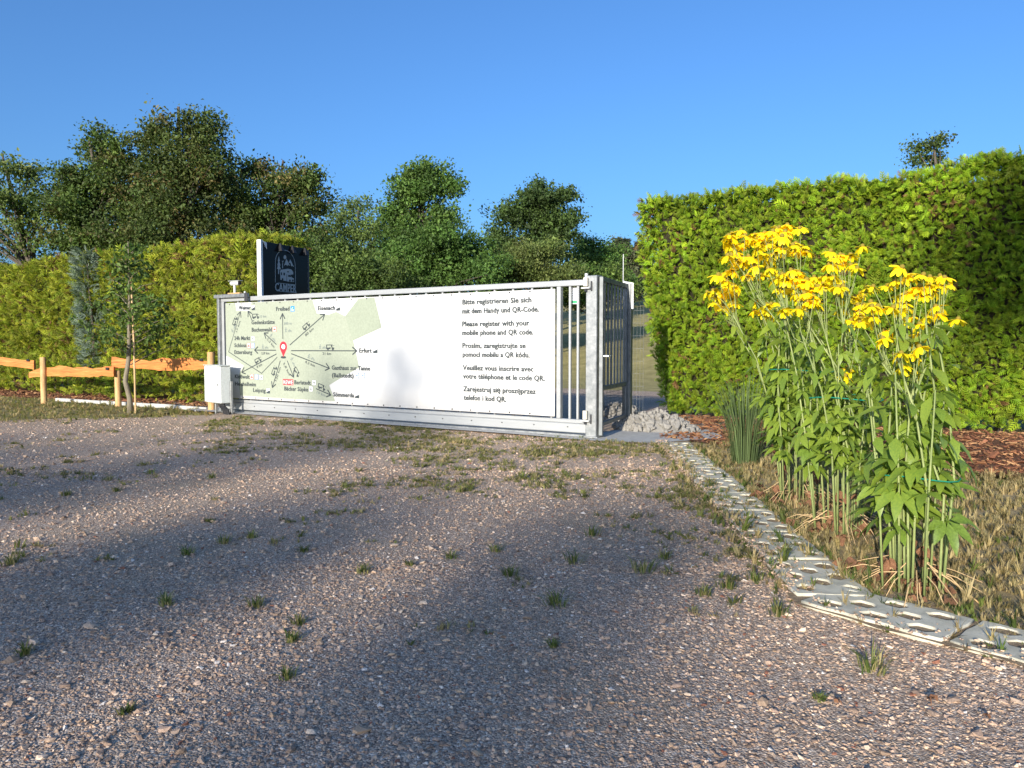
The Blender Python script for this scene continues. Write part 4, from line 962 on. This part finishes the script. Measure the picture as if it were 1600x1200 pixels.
STONE_PAL = ((0.4324, 0.2975, 0.2118), (0.3764, 0.2588, 0.1838), (0.5067, 0.3566, 0.2518), (0.5627, 0.404, 0.2864), (0.4701, 0.3207, 0.2183), (0.2931, 0.2074, 0.1501), (0.5443, 0.373, 0.2425), (0.6564, 0.4981, 0.3591), (0.4131, 0.2819, 0.2025), (0.3764, 0.2819, 0.2118))
def scatter(n, y0, y1, seed, p=1.0):
    r = rs(seed); y = np.sqrt(r.rand(n) * (y1 * y1 - y0 * y0) + y0 * y0); x = (r.rand(n) * 2 - 1) * (y * .70 + .35)
    k_ = keep_gravel(x, y); return x[k_], y[k_], r
def stones(parts, name):
    Vs, Fs, Cs = [], [], []; off = 0
    for (n, y0, y1, size, tmpl, seed, big) in parts:
        x, y, r = scatter(n, y0, y1, seed); n = len(x)
        sz = size * np.exp(r.randn(n) * .38); sz = np.where(r.rand(n) < big, sz * 1.75, sz)
        ang = r.rand(n) * 6.28; ax = np.stack([np.cos(ang), np.sin(ang), r.randn(n) * .25], -1); B = basis(ax, np.stack([r.randn(n) * .35, r.randn(n) * .35, np.ones(n)], -1))
        P = np.stack([x, y, undul(x, y) - .006 + sz * .10], -1); col = pick_cols(r, n, STONE_PAL, .2)
        pale = r.rand(n) < .025; col[pale] = (.70, .62, .54); red = r.rand(n) < .012; col[red] = (.30, .13, .08)
        V, Fc, cc = instance_arrays(tmpl[0], tmpl[1], B * sz[:, None, None], P, col); Vs.append(V); Fs.append(Fc + off); Cs.append(cc); off += len(V)
    o = obj(name, arr_mesh(name, np.concatenate(Vs), np.concatenate(Fs), np.concatenate(Cs)), M['stone'])
    return tag(o, 'loose grey and mauve gravel covering the whole yard', 'gravel', kind='stuff')
i1, i2, i3 = ico(1, .5), ico(2, .65), ico(3, .42)
stones([(17000, 1.9, 4.2, .0058, i1, 101, .035), (15000, 1.9, 4.2, .0050, i2, 102, .05), (9000, 1.9, 4.6, .0068, i3, 103, .04),
        (34000, 4.0, 7.5, .0072, (OCT_V, OCT_F), 104, .04), (22000, 7.0, 12.5, .0095, (OCT_V, OCT_F), 105, .03)], 'gravel')

r = rs(150); n = 1300; t = r.uniform(.1, 6.0, n); lt = np.abs(r.randn(n)) * .09 - .03; P = np.array(K)[None] + np.outer(t, np.array(PD)) + np.outer(lt, np.array(nrm)); P2 = np.array(K)[None] + np.outer(r.uniform(0, 2.3, 260), np.array(PU)) + np.outer(np.abs(r.randn(260)) * .08 - .03, np.array(nrm2)); P = np.concatenate([P, P2]); n = len(P)
P[:, 2] = .021; a = r.rand(n) * 6.28; sz = .0058 * np.exp(r.randn(n) * .35)
V, Fc, cc = instance_arrays(i2[0], i2[1], basis(np.stack([np.cos(a), np.sin(a), r.randn(n) * .2], -1), np.stack([r.randn(n) * .3, r.randn(n) * .3, np.ones(n)], -1)) * sz[:, None, None], P, pick_cols(r, n, STONE_PAL, .2))
tag(obj('spilled_gravel', arr_mesh('spilled_gravel', V, Fc, cc), M['stone']), 'gravel spilled over the edge of the paved strip', 'gravel', kind='stuff')
# ------------------------------------------------------------------ grasses
def tuft(seed, n=14, h=1.0, spread=.55, wd_=.035, foot=.10, lean=.5):
    r = rs(seed); V = []; Fc = []
    for i in range(n):
        a = r.rand() * 6.28; b = a + r.randn() * .5; p = np.array((math.cos(a), math.sin(a), 0)) * foot * r.rand(); d = np.array((math.cos(b), math.sin(b), 0)); l = h * r.uniform(.45, 1.0); s_ = spread * r.uniform(.3, 1.2)
        w_ = np.array((-d[1], d[0], 0)) * wd_ * r.uniform(.7, 1.2)
        p1 = p + d * s_ * .28 * l + np.array((0, 0, .55 * l)); p2 = p + d * s_ * l * (.85 + lean * .3) + np.array((0, 0, l * r.uniform(.7, 1)))
        k_ = len(V); V += [p - w_, p + w_, p1 + w_ * .8, p1 - w_ * .8, p2]; Fc += [(k_, k_ + 1, k_ + 2), (k_, k_ + 2, k_ + 3), (k_ + 3, k_ + 2, k_ + 4)]
    return np.array(V), np.array(Fc)
TUFTS = [tuft(200 + i) for i in range(4)]; LOW = [tuft(210 + i, 12, .55, 1.1, .05, .35) for i in range(3)]
STRAW = ((.34, .27, .13), (.42, .33, .17), (.28, .21, .10), (.36, .30, .15), (.24, .19, .08)); GRN = ((.09, .13, .03), (.12, .15, .035), (.07, .105, .025), (.15, .16, .05))
def grass_mass(name, label, P, size, pal, tm, seed, tilt=.15, mat='grass', cat='grass', var=.3):
    r = rs(seed); Vs, Fs, Cs = [], [], []; off = 0; grp = r.randint(0, len(tm), len(P))
    for g_ in range(len(tm)):
        Q = P[grp == g_]; n = len(Q)
        if not n: continue
        a = r.rand(n) * 6.28; ax = np.stack([np.cos(a), np.sin(a), r.randn(n) * tilt], -1); B = basis(ax, np.stack([r.randn(n) * tilt, r.randn(n) * tilt, np.ones(n)], -1))
        sz = size * np.exp(r.randn(n) * var); V, Fc, cc = instance_arrays(tm[g_][0], tm[g_][1], B * sz[:, None, None], Q, pick_cols(r, n, pal, .22))
        Vs.append(V); Fs.append(Fc + off); Cs.append(cc); off += len(V)
    o = obj(name, arr_mesh(name, np.concatenate(Vs), np.concatenate(Fs), np.concatenate(Cs)), M[mat])
    return tag(o, label, cat, kind='stuff')
def in_poly(x, y, poly):
    c = np.zeros(len(x), bool); j = len(poly) - 1
    for i in range(len(poly)):
        xi, yi, xj, yj = poly[i][0], poly[i][1], poly[j][0], poly[j][1]
        c ^= ((yi > y) != (yj > y)) & (x < (xj - xi) * (y - yi) / (yj - yi + 1e-12) + xi); j = i
    return c
def fill(poly, n, seed, z=0.):
    r = rs(seed); X = [p[0] for p in poly]; Y_ = [p[1] for p in poly]; x = r.uniform(min(X), max(X), n * 4); y = r.uniform(min(Y_), max(Y_), n * 4); k_ = in_poly(x, y, poly); x, y = x[k_][:n], y[k_][:n]
    return np.stack([x, y, np.full(len(x), z)], -1)
# weeds spread thinly over the gravel, thicker towards the gate and along the paved strip
r = rs(300); N = 14000; y = r.uniform(2.2, 14.5, N); x = (r.rand(N) * 2 - 1) * (y * .70); pn = hnoise(rs(5), 12, (.6, 2.4)); pn2 = hnoise(rs(6), 12, (2.5, 6))
wv = (x - A.x) * EY.x + (y - A.y) * EY.y
dpath = np.abs(x - (K.x + (y - K.y) * PD.x / PD.y) + .12)
dens = .13 + .95 * np.exp(-((wv + .6) / 1.5) ** 2) + .5 * np.exp(-((wv + 2.6) / 1.6) ** 2) * np.clip((x + 5) / 4, 0, 1) + .5 * np.exp(-(dpath / .16) ** 2) * (y > K.y)
dens = dens * np.clip(.45 + .75 * pn(x, y) + .5 * pn2(x, y), 0, 2.2) * np.clip((y - 3.2) / 3.5, .03, 1)
kp = keep_gravel(x, y) & (r.rand(N) < dens * .8) & (wv < -.12); xw, yw = x[kp], y[kp]
rep_ = r.randint(3, 9, len(xw)); xw, yw = np.repeat(xw, rep_), np.repeat(yw, rep_); sd = np.repeat(r.uniform(.02, .085, len(rep_)), rep_)
xw = xw + r.randn(len(xw)) * sd * 1.3; yw = yw + r.randn(len(xw)) * sd; ok = keep_gravel(xw, yw)
Pw = np.stack([xw, yw, undul(xw, yw) - .010], -1)[ok]
OLIVE = ((.16, .165, .05), (.12, .14, .04), (.20, .19, .07), (.30, .25, .12), (.36, .28, .15), (.14, .15, .045))
grass_mass('weeds', 'sparse low weeds and dry grass dotted over the gravel', Pw, .058, OLIVE, LOW, 301, tilt=.25, cat='weeds')
# dark little tufts that stand out one by one
for i, (px, py, s_) in enumerate(((400, 943, 1.1), (567, 891, 1.1), (870, 942, 1.3), (797, 899, 1.2), (897, 876, 1.3), (1005, 892, 1.6), (1135, 915, 1.4), (350, 846, 1.0), (292, 863, 1.0), (17, 875, 1.2), (40, 1017, .9), (448, 1054, .7), (197, 1105, .6),
        (925, 832, 1.4), (1100, 928, .9), (1215, 955, 1.4), (1362, 1040, 1.6), (393, 838, .9), (473, 858, .8), (705, 868, .9), (775, 857, .9), (640, 880, .7), (1040, 870, 1.0), (865, 1006, .5), (465, 970, .8), (457, 995, .8), (260, 940, 1.0), (182, 765, 1.0), (330, 745, 1.0), (720, 765, 1.1), (560, 735, 1.0),
        (1110, 760, 1.6), (1075, 735, 1.4), (105, 772, 1.1), (1280, 1090, .5), (1180, 905, 1.0))):
    p = G(px, py); V, Fc = tuft(400 + i, 46, .062 * s_ * (1 + .1 * (i % 3)), 1.0, .0030, .040 * s_)
    c = pick_cols(rs(400 + i), len(V), GRN + (GRN[3], (.26, .23, .09), (.34, .28, .14)), .15) * (.9 + .2 * (i % 3)); c = np.repeat(c[::5], 5, axis=0)[:len(V)]
    o = obj('grass_tuft', arr_mesh('grass_tuft', V, Fc, c), M['grass']); o.location = (p.x, p.y, float(undul(np.float64(p.x), np.float64(p.y))) - .008)
    lab_ = 'small green grass tuft in the gravel close beside the paved strip' if px > 1070 else ('small lone grass tuft in the open foreground gravel, in the nearest third of the yard' if py > 930 else 'small lone grass tuft in the open gravel halfway to the gate')
    tag(o, lab_, 'grass tuft', lab_)
# grass verge on the left
verge = [G(-200, 663), G(0, 660), G(160, 655), G(330, 650), G(318, 638), G(200, 630), G(90, 624), G(-200, 608)]
grass_mass('verge_grass', 'short sunlit grass of the verge along the wooden fence', fill(verge, 3600, 310, -.02), .07, ((.20, .20, .06), (.26, .24, .085), (.16, .17, .05)) + STRAW[:3], LOW + TUFTS[:2], 311)
# dry grass bed round the flowers
bed = [K + PU * 2.0 + nrm2 * .4, K + nrm2 * .40 + PU * .1, K + nrm * .42 + PD * .3, K + nrm * .42 + PD * 5.4, G(1120, 690), G(1350, 716), G(1600, 742), (7, 6.6), (7, 2.0)]
pb = fill(bed, 11000, 320, -.012); bare = hnoise(rs(9), 10, (1.0, 3.)); pb = pb[bare(pb[:, 0], pb[:, 1]) > -2.0]
grass_mass('dry_grass', 'dry straw-coloured grass around the flower clumps', pb, .062, STRAW + STRAW + GRN[1:2], LOW + TUFTS, 321)
edge = np.concatenate([np.array([tuple(K + nrm * (.40 + rnd.gauss(0, .03)) + PD * rnd.uniform(.2, 5.6)) for _ in range(420)]), np.array([tuple(K + nrm2 * (.39 + rnd.gauss(0, .025)) + PU * rnd.uniform(.1, 2.2)) for _ in range(170)]),
        np.array([tuple(K + nrm * rnd.uniform(.02, .38) + PD * rnd.uniform(.2, 5.8)) for _ in range(460)]), np.array([tuple(K + nrm * rnd.gauss(-.03, .05) + PD * rnd.uniform(.2, 5.8)) for _ in range(260)]), np.array([tuple(K + nrm2 * rnd.uniform(-.02, .36) + PU * rnd.uniform(.05, 2.2)) for _ in range(120)])])
edge[:, 2] = -.01
grass_mass('path_edge_grass', 'dry and green grass growing in and along the paved strip', edge, .062, STRAW[:3] + GRN[:2], TUFTS + LOW, 322)
# far meadow grass texture beyond the driveway is left to the ground itself

# ------------------------------------------------------------------ bark chips
chipV = np.array([(x, y, z) for x in (-1, 1) for y in (-.4, .4) for z in (-.12, .12)], float); chipV[:4, 1] *= .6
chipF = np.array([(0, 1, 3), (0, 3, 2), (4, 6, 7), (4, 7, 5), (0, 4, 5), (0, 5, 1), (2, 3, 7), (2, 7, 6), (1, 5, 7), (1, 7, 3), (0, 2, 6), (0, 6, 4)])
def chips(name, label, P, size, seed, pal=((.20, .085, .045), (.28, .13, .06), (.14, .055, .03), (.38, .21, .10), (.10, .045, .025))):
    r = rs(seed); n = len(P); a = r.rand(n) * 6.28; B = basis(np.stack([np.cos(a), np.sin(a), r.randn(n) * .3], -1), np.stack([r.randn(n) * .4, r.randn(n) * .4, np.ones(n)], -1))
    V, Fc, cc = instance_arrays(chipV, chipF, B * (size * np.exp(r.randn(n) * .4))[:, None, None], P + np.array((0, 0, .012)), pick_cols(r, n, pal, .25))
    return tag(obj(name, arr_mesh(name, V, Fc, cc), M['chip']), label, 'bark mulch', kind='stuff')
mul = [G(1030, 686), G(1100, 692), G(1180, 706), G(1350, 722), G(1480, 738), G(1620, 745), (8.5, 6.0), hr0 + EX * 8, hr0 + EX * .1]
chips('bark_chips', 'reddish bark chips spread below the right hedge', fill(mul, 6500, 330, .004), .026, 331)
chips('bark_chips', 'brown bark chips behind the edging along the left hedge', fill([G(-150, 612), G(90, 622.5), G(200, 629), G(322, 636), G(345, 628), G(0, 606)], 2200, 332, -.034), .035, 333)
# ------------------------------------------------------------------ heap of crushed rock
rockm = []
for i in range(6):
    v, f = ico(500 + i, .75); rockm.append(arr_mesh('stone', v, f)); rockm[-1].materials.append(M['rock'])
def heap(c, rx, ry, hh, n, seed, label):
    r = random.Random(seed); root = empty('rock_heap', (c.x, c.y, 0), GATE_ROT, label, 'stones')
    for i in range(n):
        a = r.random() * 6.283; q_ = math.sqrt(r.random()); x, y_ = math.cos(a) * q_ * rx, math.sin(a) * q_ * ry
        z = hh * max(0, 1 - q_ ** 1.6) * (.75 + .25 * r.random()); s_ = r.uniform(.032, .062)
        o = obj('stone', rockm[i % 6], None, root); o.location = (x, y_, z + s_ * .35 + .006); o.scale = (s_, s_, s_); o.rotation_euler = (r.random() * 6, r.random() * 6, r.random() * 6)
    mb = MB(); n_ = 18; ring = [(math.cos(6.283 * k_ / n_), math.sin(6.283 * k_ / n_)) for k_ in range(n_)]
    vs = [(0, 0, hh * .92)] + [(a * rx * .5, b * ry * .5, hh * .6) for a, b in ring] + [(a * rx * .97, b * ry * .97, -.02) for a, b in ring]
    fs = [(0, 1 + k_, 1 + (k_ + 1) % n_) for k_ in range(n_)] + [(1 + k_, 1 + n_ + k_, 1 + n_ + (k_ + 1) % n_, 1 + (k_ + 1) % n_) for k_ in range(n_)]
    mb.add(vs, fs).build('core', M['rock'], root)
heap(G(1022, 672), .62, .42, .24, 280, 5, 'heap of pale crushed rock between the gate post and right hedge')
heap(G(968, 655), .55, .45, .26, 170, 6, 'smaller heap of crushed rock seen through the mesh of the narrow gate')

# ------------------------------------------------------------------ ornamental grass
og = G(1165, 722)
def orn():
    r = rs(601); V = []; Fc = []; C_ = []
    for i in range(250):
        a = r.rand() * 6.28; f = r.rand() ** .5; d = np.array((math.cos(a), math.sin(a), 0)); p = d * .16 * f; l = r.uniform(.6, 1.0); s_ = f * r.uniform(.15, .8); w_ = np.array((-d[1], d[0], 0)) * .0028
        pts = [p, p + d * s_ * .2 * l + np.array((0, 0, .45 * l)), p + d * s_ * .6 * l + np.array((0, 0, .8 * l)), p + d * s_ * 1.15 * l + np.array((0, 0, l * (1 - .25 * s_)))]
        k_ = len(V); V += [pts[0] - w_, pts[0] + w_, pts[1] - w_ * 1.2, pts[1] + w_ * 1.2, pts[2] - w_, pts[2] + w_, pts[3], pts[3] + w_ * .1]
        for q_ in (0, 2, 4): Fc += [(k_ + q_, k_ + q_ + 1, k_ + q_ + 3), (k_ + q_, k_ + q_ + 3, k_ + q_ + 2)]
        c = np.array((.13, .18, .07)) * r.uniform(.6, 1.3); C_ += [c] * 8
    o = obj('ornamental_grass', arr_mesh('ornamental_grass', np.array(V), np.array(Fc), np.array(C_)), M['grass']); o.location = (og.x, og.y, -.01)
    tag(o, 'upright fountain of blue-green grass left of the yellow flowers', 'grass')
orn()

# ------------------------------------------------------------------ yellow coneflowers
def lobed_leaf(nl, seed):
    r = rs(seed); V = [(0, 0, 0)]; Fc = []
    angs = {1: [0], 3: [-52, 0, 52], 5: [-78, -38, 0, 38, 78]}[nl]
    for a in angs:
        a_ = R(a + r.randn() * 4); l = (1 - .0045 * abs(a)) * r.uniform(.85, 1.1) * (1.0 if nl > 1 else 1.1); w_ = .17 if nl > 1 else .24; d = np.array((math.cos(a_), math.sin(a_), 0)); n = np.array((-d[1], d[0], 0)); b = d * .12
        k_ = len(V)
        for t, ww, zz in ((.0, .05, 0), (.35, 1, .05), (.7, .72, .04)):
            c = b + d * l * t; V += [tuple(c - n * w_ * ww + np.array((0, 0, zz))), tuple(c), tuple(c + n * w_ * ww + np.array((0, 0, zz)))]
        V.append(tuple(b + d * l))
        for q_ in (0, 3): 
            for s_ in (0, 1): Fc.append((k_ + q_ + s_, k_ + q_ + s_ + 1, k_ + q_ + s_ + 4, k_ + q_ + s_ + 3))
        Fc += [(k_ + 6, k_ + 7, k_ + 9), (k_ + 7, k_ + 8, k_ + 9)]
    V = np.array(V); V[:, 2] -= .42 * (V[:, 0] ** 2 + V[:, 1] ** 2)
    V = V + np.array((.28, 0, 0))
    mb = MB(); mb.add(V, Fc); mb.tube([(0, 0, 0), (.15, 0, .02), (.32, 0, 0)], [.016, .014, .012], 4)
    return mb.mesh('leaf', smooth=True)
LEAVES = [lobed_leaf(5, 1), lobed_leaf(3, 2), lobed_leaf(5, 3), lobed_leaf(3, 4)]; LEAF1 = [lobed_leaf(1, 5), lobed_leaf(1, 6), lobed_leaf(3, 7)]
for m_ in LEAVES + LEAF1: m_.materials.append(M['plant_leaf'])
YL = lobed_leaf(3, 9); YL.materials.append(M['plant_leaf_y']); DL = [lobed_leaf(5, 11), lobed_leaf(3, 12)]
for m_ in DL:
    m_.materials.append(M['dead'])
    for v in m_.vertices: v.co.z -= .5 * v.co.y ** 2 + .3 * abs(v.co.x) * math.sin(v.co.x * 9 + v.co.y * 7); v.co.y *= .6
def petals(seed, n=10):
    r = rs(seed); mb = MB()
    for i in range(n):
        a = 6.283 * i / n + r.randn() * .12; d = np.array((math.cos(a), math.sin(a), 0)); nn = np.array((-d[1], d[0], 0)); dr = r.uniform(.35, 1.25); l = r.uniform(.8, 1.12)
        vs = []
        for t, ww in ((.10, .07), (.45, .17), (.8, .175), (1.0, .06)):
            c = d * t * l * (1 - .25 * dr * t) + np.array((0, 0, .10 * t - dr * .75 * t * t)); vs += [c - nn * ww, c + np.array((0, 0, .03)), c + nn * ww]
        mb.add(vs, [(q_ * 3 + s_, q_ * 3 + s_ + 1, q_ * 3 + s_ + 4, q_ * 3 + s_ + 3) for q_ in range(3) for s_ in (0, 1)])
    me = mb.mesh('flower', smooth=True); me.materials.append(M['petal']); return me
PET = [petals(i) for i in range(4)]
CON = MB().tube([(0, 0, -.06), (0, 0, .0), (0, 0, .14), (0, 0, .26), (0, 0, .32)], [.10, .19, .21, .15, .04], 10).mesh('cone', smooth=True); CON.materials.append(M['cone'])
FL = {
 'a': ((1245, 778), .20, ((260, 100), (210, 155), (330, 125), (380, 115), (350, 150), (300, 150), (250, 185), (345, 200), (190, 235), (230, 215), (260, 240), (270, 275), (320, 250), (240, 265), (140, 335), (185, 320), (215, 310), (455, 85), (500, 75), (515, 100), (490, 125), (460, 150), (440, 180), (470, 190), (440, 215), (545, 170), (585, 185), (605, 215), (570, 200), (115, 415), (150, 430), (200, 410), (235, 395), (220, 435), (170, 490), (225, 485), (370, 335), (345, 475), (420, 485), (330, 520), (380, 520), (415, 545), (440, 300), (395, 150), (125, 450), (280, 130), (370, 175))),
 'b': ((1316, 830), .18, ((475, 330), (520, 310), (560, 320), (450, 355), (500, 360), (545, 350), (500, 400), (560, 390), (600, 360), (640, 345), (620, 380), (670, 360), (700, 340), (690, 380), (740, 345), (770, 360), (790, 395), (550, 435), (590, 430), (630, 410), (580, 450), (640, 445), (610, 485), (640, 480), (555, 510), (750, 245), (790, 235), (830, 230), (720, 280), (760, 280), (800, 270), (865, 300), (810, 460), (850, 450), (880, 430), (910, 405), (850, 490), (780, 515), (870, 525), (830, 570), (845, 590), (810, 820), (800, 860), (830, 840))),
 'c': ((1430, 918), .15, ((1095, 295), (1120, 335), (1060, 365), (1020, 390), (1145, 345), (1090, 440), (1120, 430), (1050, 505), (1080, 490), (1110, 480), (1130, 500), (1090, 520), (1190, 395), (1240, 385), (1290, 355), (1320, 350), (1260, 415), (1310, 390), (1345, 385), (1210, 445), (1275, 500), (1230, 550), (1190, 590), (1195, 645), (1170, 690), (1190, 710), (1165, 750), (1095, 765), (1100, 810), (1125, 815), (1390, 565), (1040, 625), (1000, 665), (1170, 410), (940, 500), (970, 500), (930, 560), (880, 580))),
}
def coneflower(key, label, nst, seed, leafscale=1.0, fsize=.060, twine_z=(.78,)):
    (bx, by), foot, fl = FL[key]; r = rs(seed); b = G(bx, by); root = empty('yellow_coneflower', (b.x, b.y, 0), 0, label, 'flowers', 'yellow coneflower clumps'); org = Vector((b.x, b.y, 0))
    P = [AT(1080 + x / 3.3333, 330 + y / 3.3333, b.y + .05 + r.randn() * .16) - org for x, y in fl]
    P += [p + Vector((r.randn() * .05, r.randn() * .08, r.randn() * .035)) for p in P if r.rand() < (.8 if key == 'a' else .5)]
    pts = np.array([tuple(p) for p in P]); cen = pts[r.permutation(len(pts))[:nst]].copy()
    for _ in range(8):
        dd = ((pts[:, None] - cen[None]) ** 2).sum(-1); lab = dd.argmin(1)
        for k_ in range(nst):
            if (lab == k_).any(): cen[k_] = pts[lab == k_].mean(0)
    stems = []
    for k_ in range(nst):
        a = 6.283 * k_ / nst + r.randn() * .3; q_ = foot * math.sqrt(r.uniform(.1, 1)); p0 = Vector((math.cos(a) * q_, math.sin(a) * q_ * .8, -.03)); top = Vector(cen[k_]); top.z -= .22; top.x *= .88; top.x += p0.x * .1
        mid = Vector((p0.x * 1.25 + top.x * .10, p0.y * 1.25 + top.y * .10, top.z * .45)); up = Vector((p0.x * .8 + top.x * .45, p0.y * .8 + top.y * .5, top.z * .75))
        mb = MB().tube([p0, p0.lerp(mid, .5), mid, up, top], [.0068, .0064, .0058, .005, .004], 7)
        for j in np.where(lab == k_)[0]:
            e = P[j]; s_ = up.lerp(top, r.uniform(.55, 1.0)); mb.tube([s_, s_.lerp(e, .5) + Vector((0, 0, .03 * r.randn())) + Vector((0, 0, -.02)), e], [.0028, .0024, .002], 5, cap=False)
        mb.build('stem', M['stem'], root, smooth=True); stems.append((p0, mid, up, top))
    for k_ in range(10):   # leafy shoots without flowers
        a = r.rand() * 6.28; q_ = foot * r.uniform(.4, 1.1); p0 = Vector((math.cos(a) * q_, math.sin(a) * q_, -.03)); h = r.uniform(.8, 1.3); top = p0 * 1.6 + Vector((0, 0, h)); mid = p0 * 1.2 + Vector((0, 0, h * .5)); up = p0 * 1.4 + Vector((0, 0, h * .8))
        MB().tube([p0, mid, top], [.006, .0055, .0035], 6).build('stem', M['stem'], root, smooth=True); stems.append((p0, mid, up, top))
    for j, e in enumerate(P):
        o = obj('flower', PET[j % 4], None, root); s_ = fsize * r.uniform(.85, 1.12); o.location = e; o.scale = (s_,) * 3; o.rotation_euler = (r.randn() * .22 + .12, r.randn() * .22, r.rand() * 6.28)
        c = obj('cone', CON, None, o)
    nl = 0
    for (p0, mid, up, top) in stems:
        z = r.uniform(.45, .8) * min(1, top.z / 1.3); a = r.rand() * 6.28
        while z < top.z + .16:
            t = z / top.z; p = p0.lerp(mid, t / .45) if t < .45 else (mid.lerp(up, (t - .45) / .3) if t < .75 else up.lerp(top, min(1, (t - .75) / .25)))
            for sd in (0, 1) if t < .75 else (0,):
                aa = a + sd * 3.1 + r.randn() * .3; s_ = leafscale * (.118 if t < .35 else .125 if t < .6 else .098) * r.uniform(.75, 1.2)
                me_ = LEAVES[r.randint(4)] if t < .6 else LEAF1[r.randint(3)]
                if t < .35 and r.rand() < .04: me_ = YL
                o = obj('leaf', me_, None, root); o.location = p; o.scale = (s_,) * 3; o.rotation_euler = (r.randn() * .3, r.uniform(-.25, .75), aa); nl += 1
            a += 2.3 + r.randn() * .3; z += r.uniform(.085, .15)
    for k_ in range(22):
        a = r.rand() * 6.28; q_ = r.uniform(.05, foot * 2.0); o = obj('dead_leaf', DL[k_ % 2], None, root); s_ = r.uniform(.07, .13)
        zz = r.uniform(.02, .05) if k_ > 7 else r.uniform(.08, .3); q_ = q_ if k_ > 7 else foot * r.uniform(.5, 1)
        o.location = (math.cos(a) * q_, math.sin(a) * q_, zz); o.scale = (s_,) * 3; o.rotation_euler = (r.randn() * .4, r.uniform(-.1, .3) if k_ > 7 else 1.2, r.rand() * 6.28)
    mb = MB()
    for k_ in range(26):
        a = r.rand() * 6.28; q_ = foot * r.uniform(.3, .9); l = r.uniform(.12, .34); d = Vector((math.cos(a), math.sin(a), 0)); mb.tube([d * q_ + Vector((0, 0, .06 + .1 * r.rand())), d * (q_ + l * .5) + Vector((0, 0, .07)), d * (q_ + l) + Vector((0, 0, .0))], [.003, .0025, .002], 4, cap=False)
    mb.build('dry_stalks', M['stake_wood'], root)['kind'] = 'stuff'
    for z in twine_z:
        ring = []
        for k_ in range(17):
            a = 6.283 * k_ / 16; ring.append((math.cos(a) * foot * 1.25, math.sin(a) * foot * 1.05, z + .012 * math.sin(2 * a)))
        MB().tube(ring, .0032, 6, cap=False).build('twine', M['twine'], root)
    return nl
coneflower('a', 'leftmost and tallest coneflower clump, its flower heads massed at the upper left', 16, 701, 1.1, .078, (1.0,))
coneflower('b', 'middle coneflower clump between the tallest and the nearest one', 14, 702, 1.0, .068, (.86,))
coneflower('c', 'nearest coneflower clump at the right with bare stems at its foot', 12, 703, 1.15, .056, (.56,))
# fallen leaves on the gravel in front
for px, py, s_ in ((1467, 1094, .035), (1540, 1126, .028), (1300, 1098, .025)):
    p = G(px, py); o = obj('fallen_leaf', DL[0].copy(), None); o.location = (p.x, p.y, .02); o.scale = (s_,) * 3; o.rotation_euler = (.3, .2, px)
    tag(o, {1467: 'dark red fallen leaf on the gravel, left of the pair at lower right', 1540: 'dark fallen leaf on the gravel nearest the lower right corner', 1300: 'curled fallen leaf on the sunlit gravel left of the others'}[px], 'leaf')
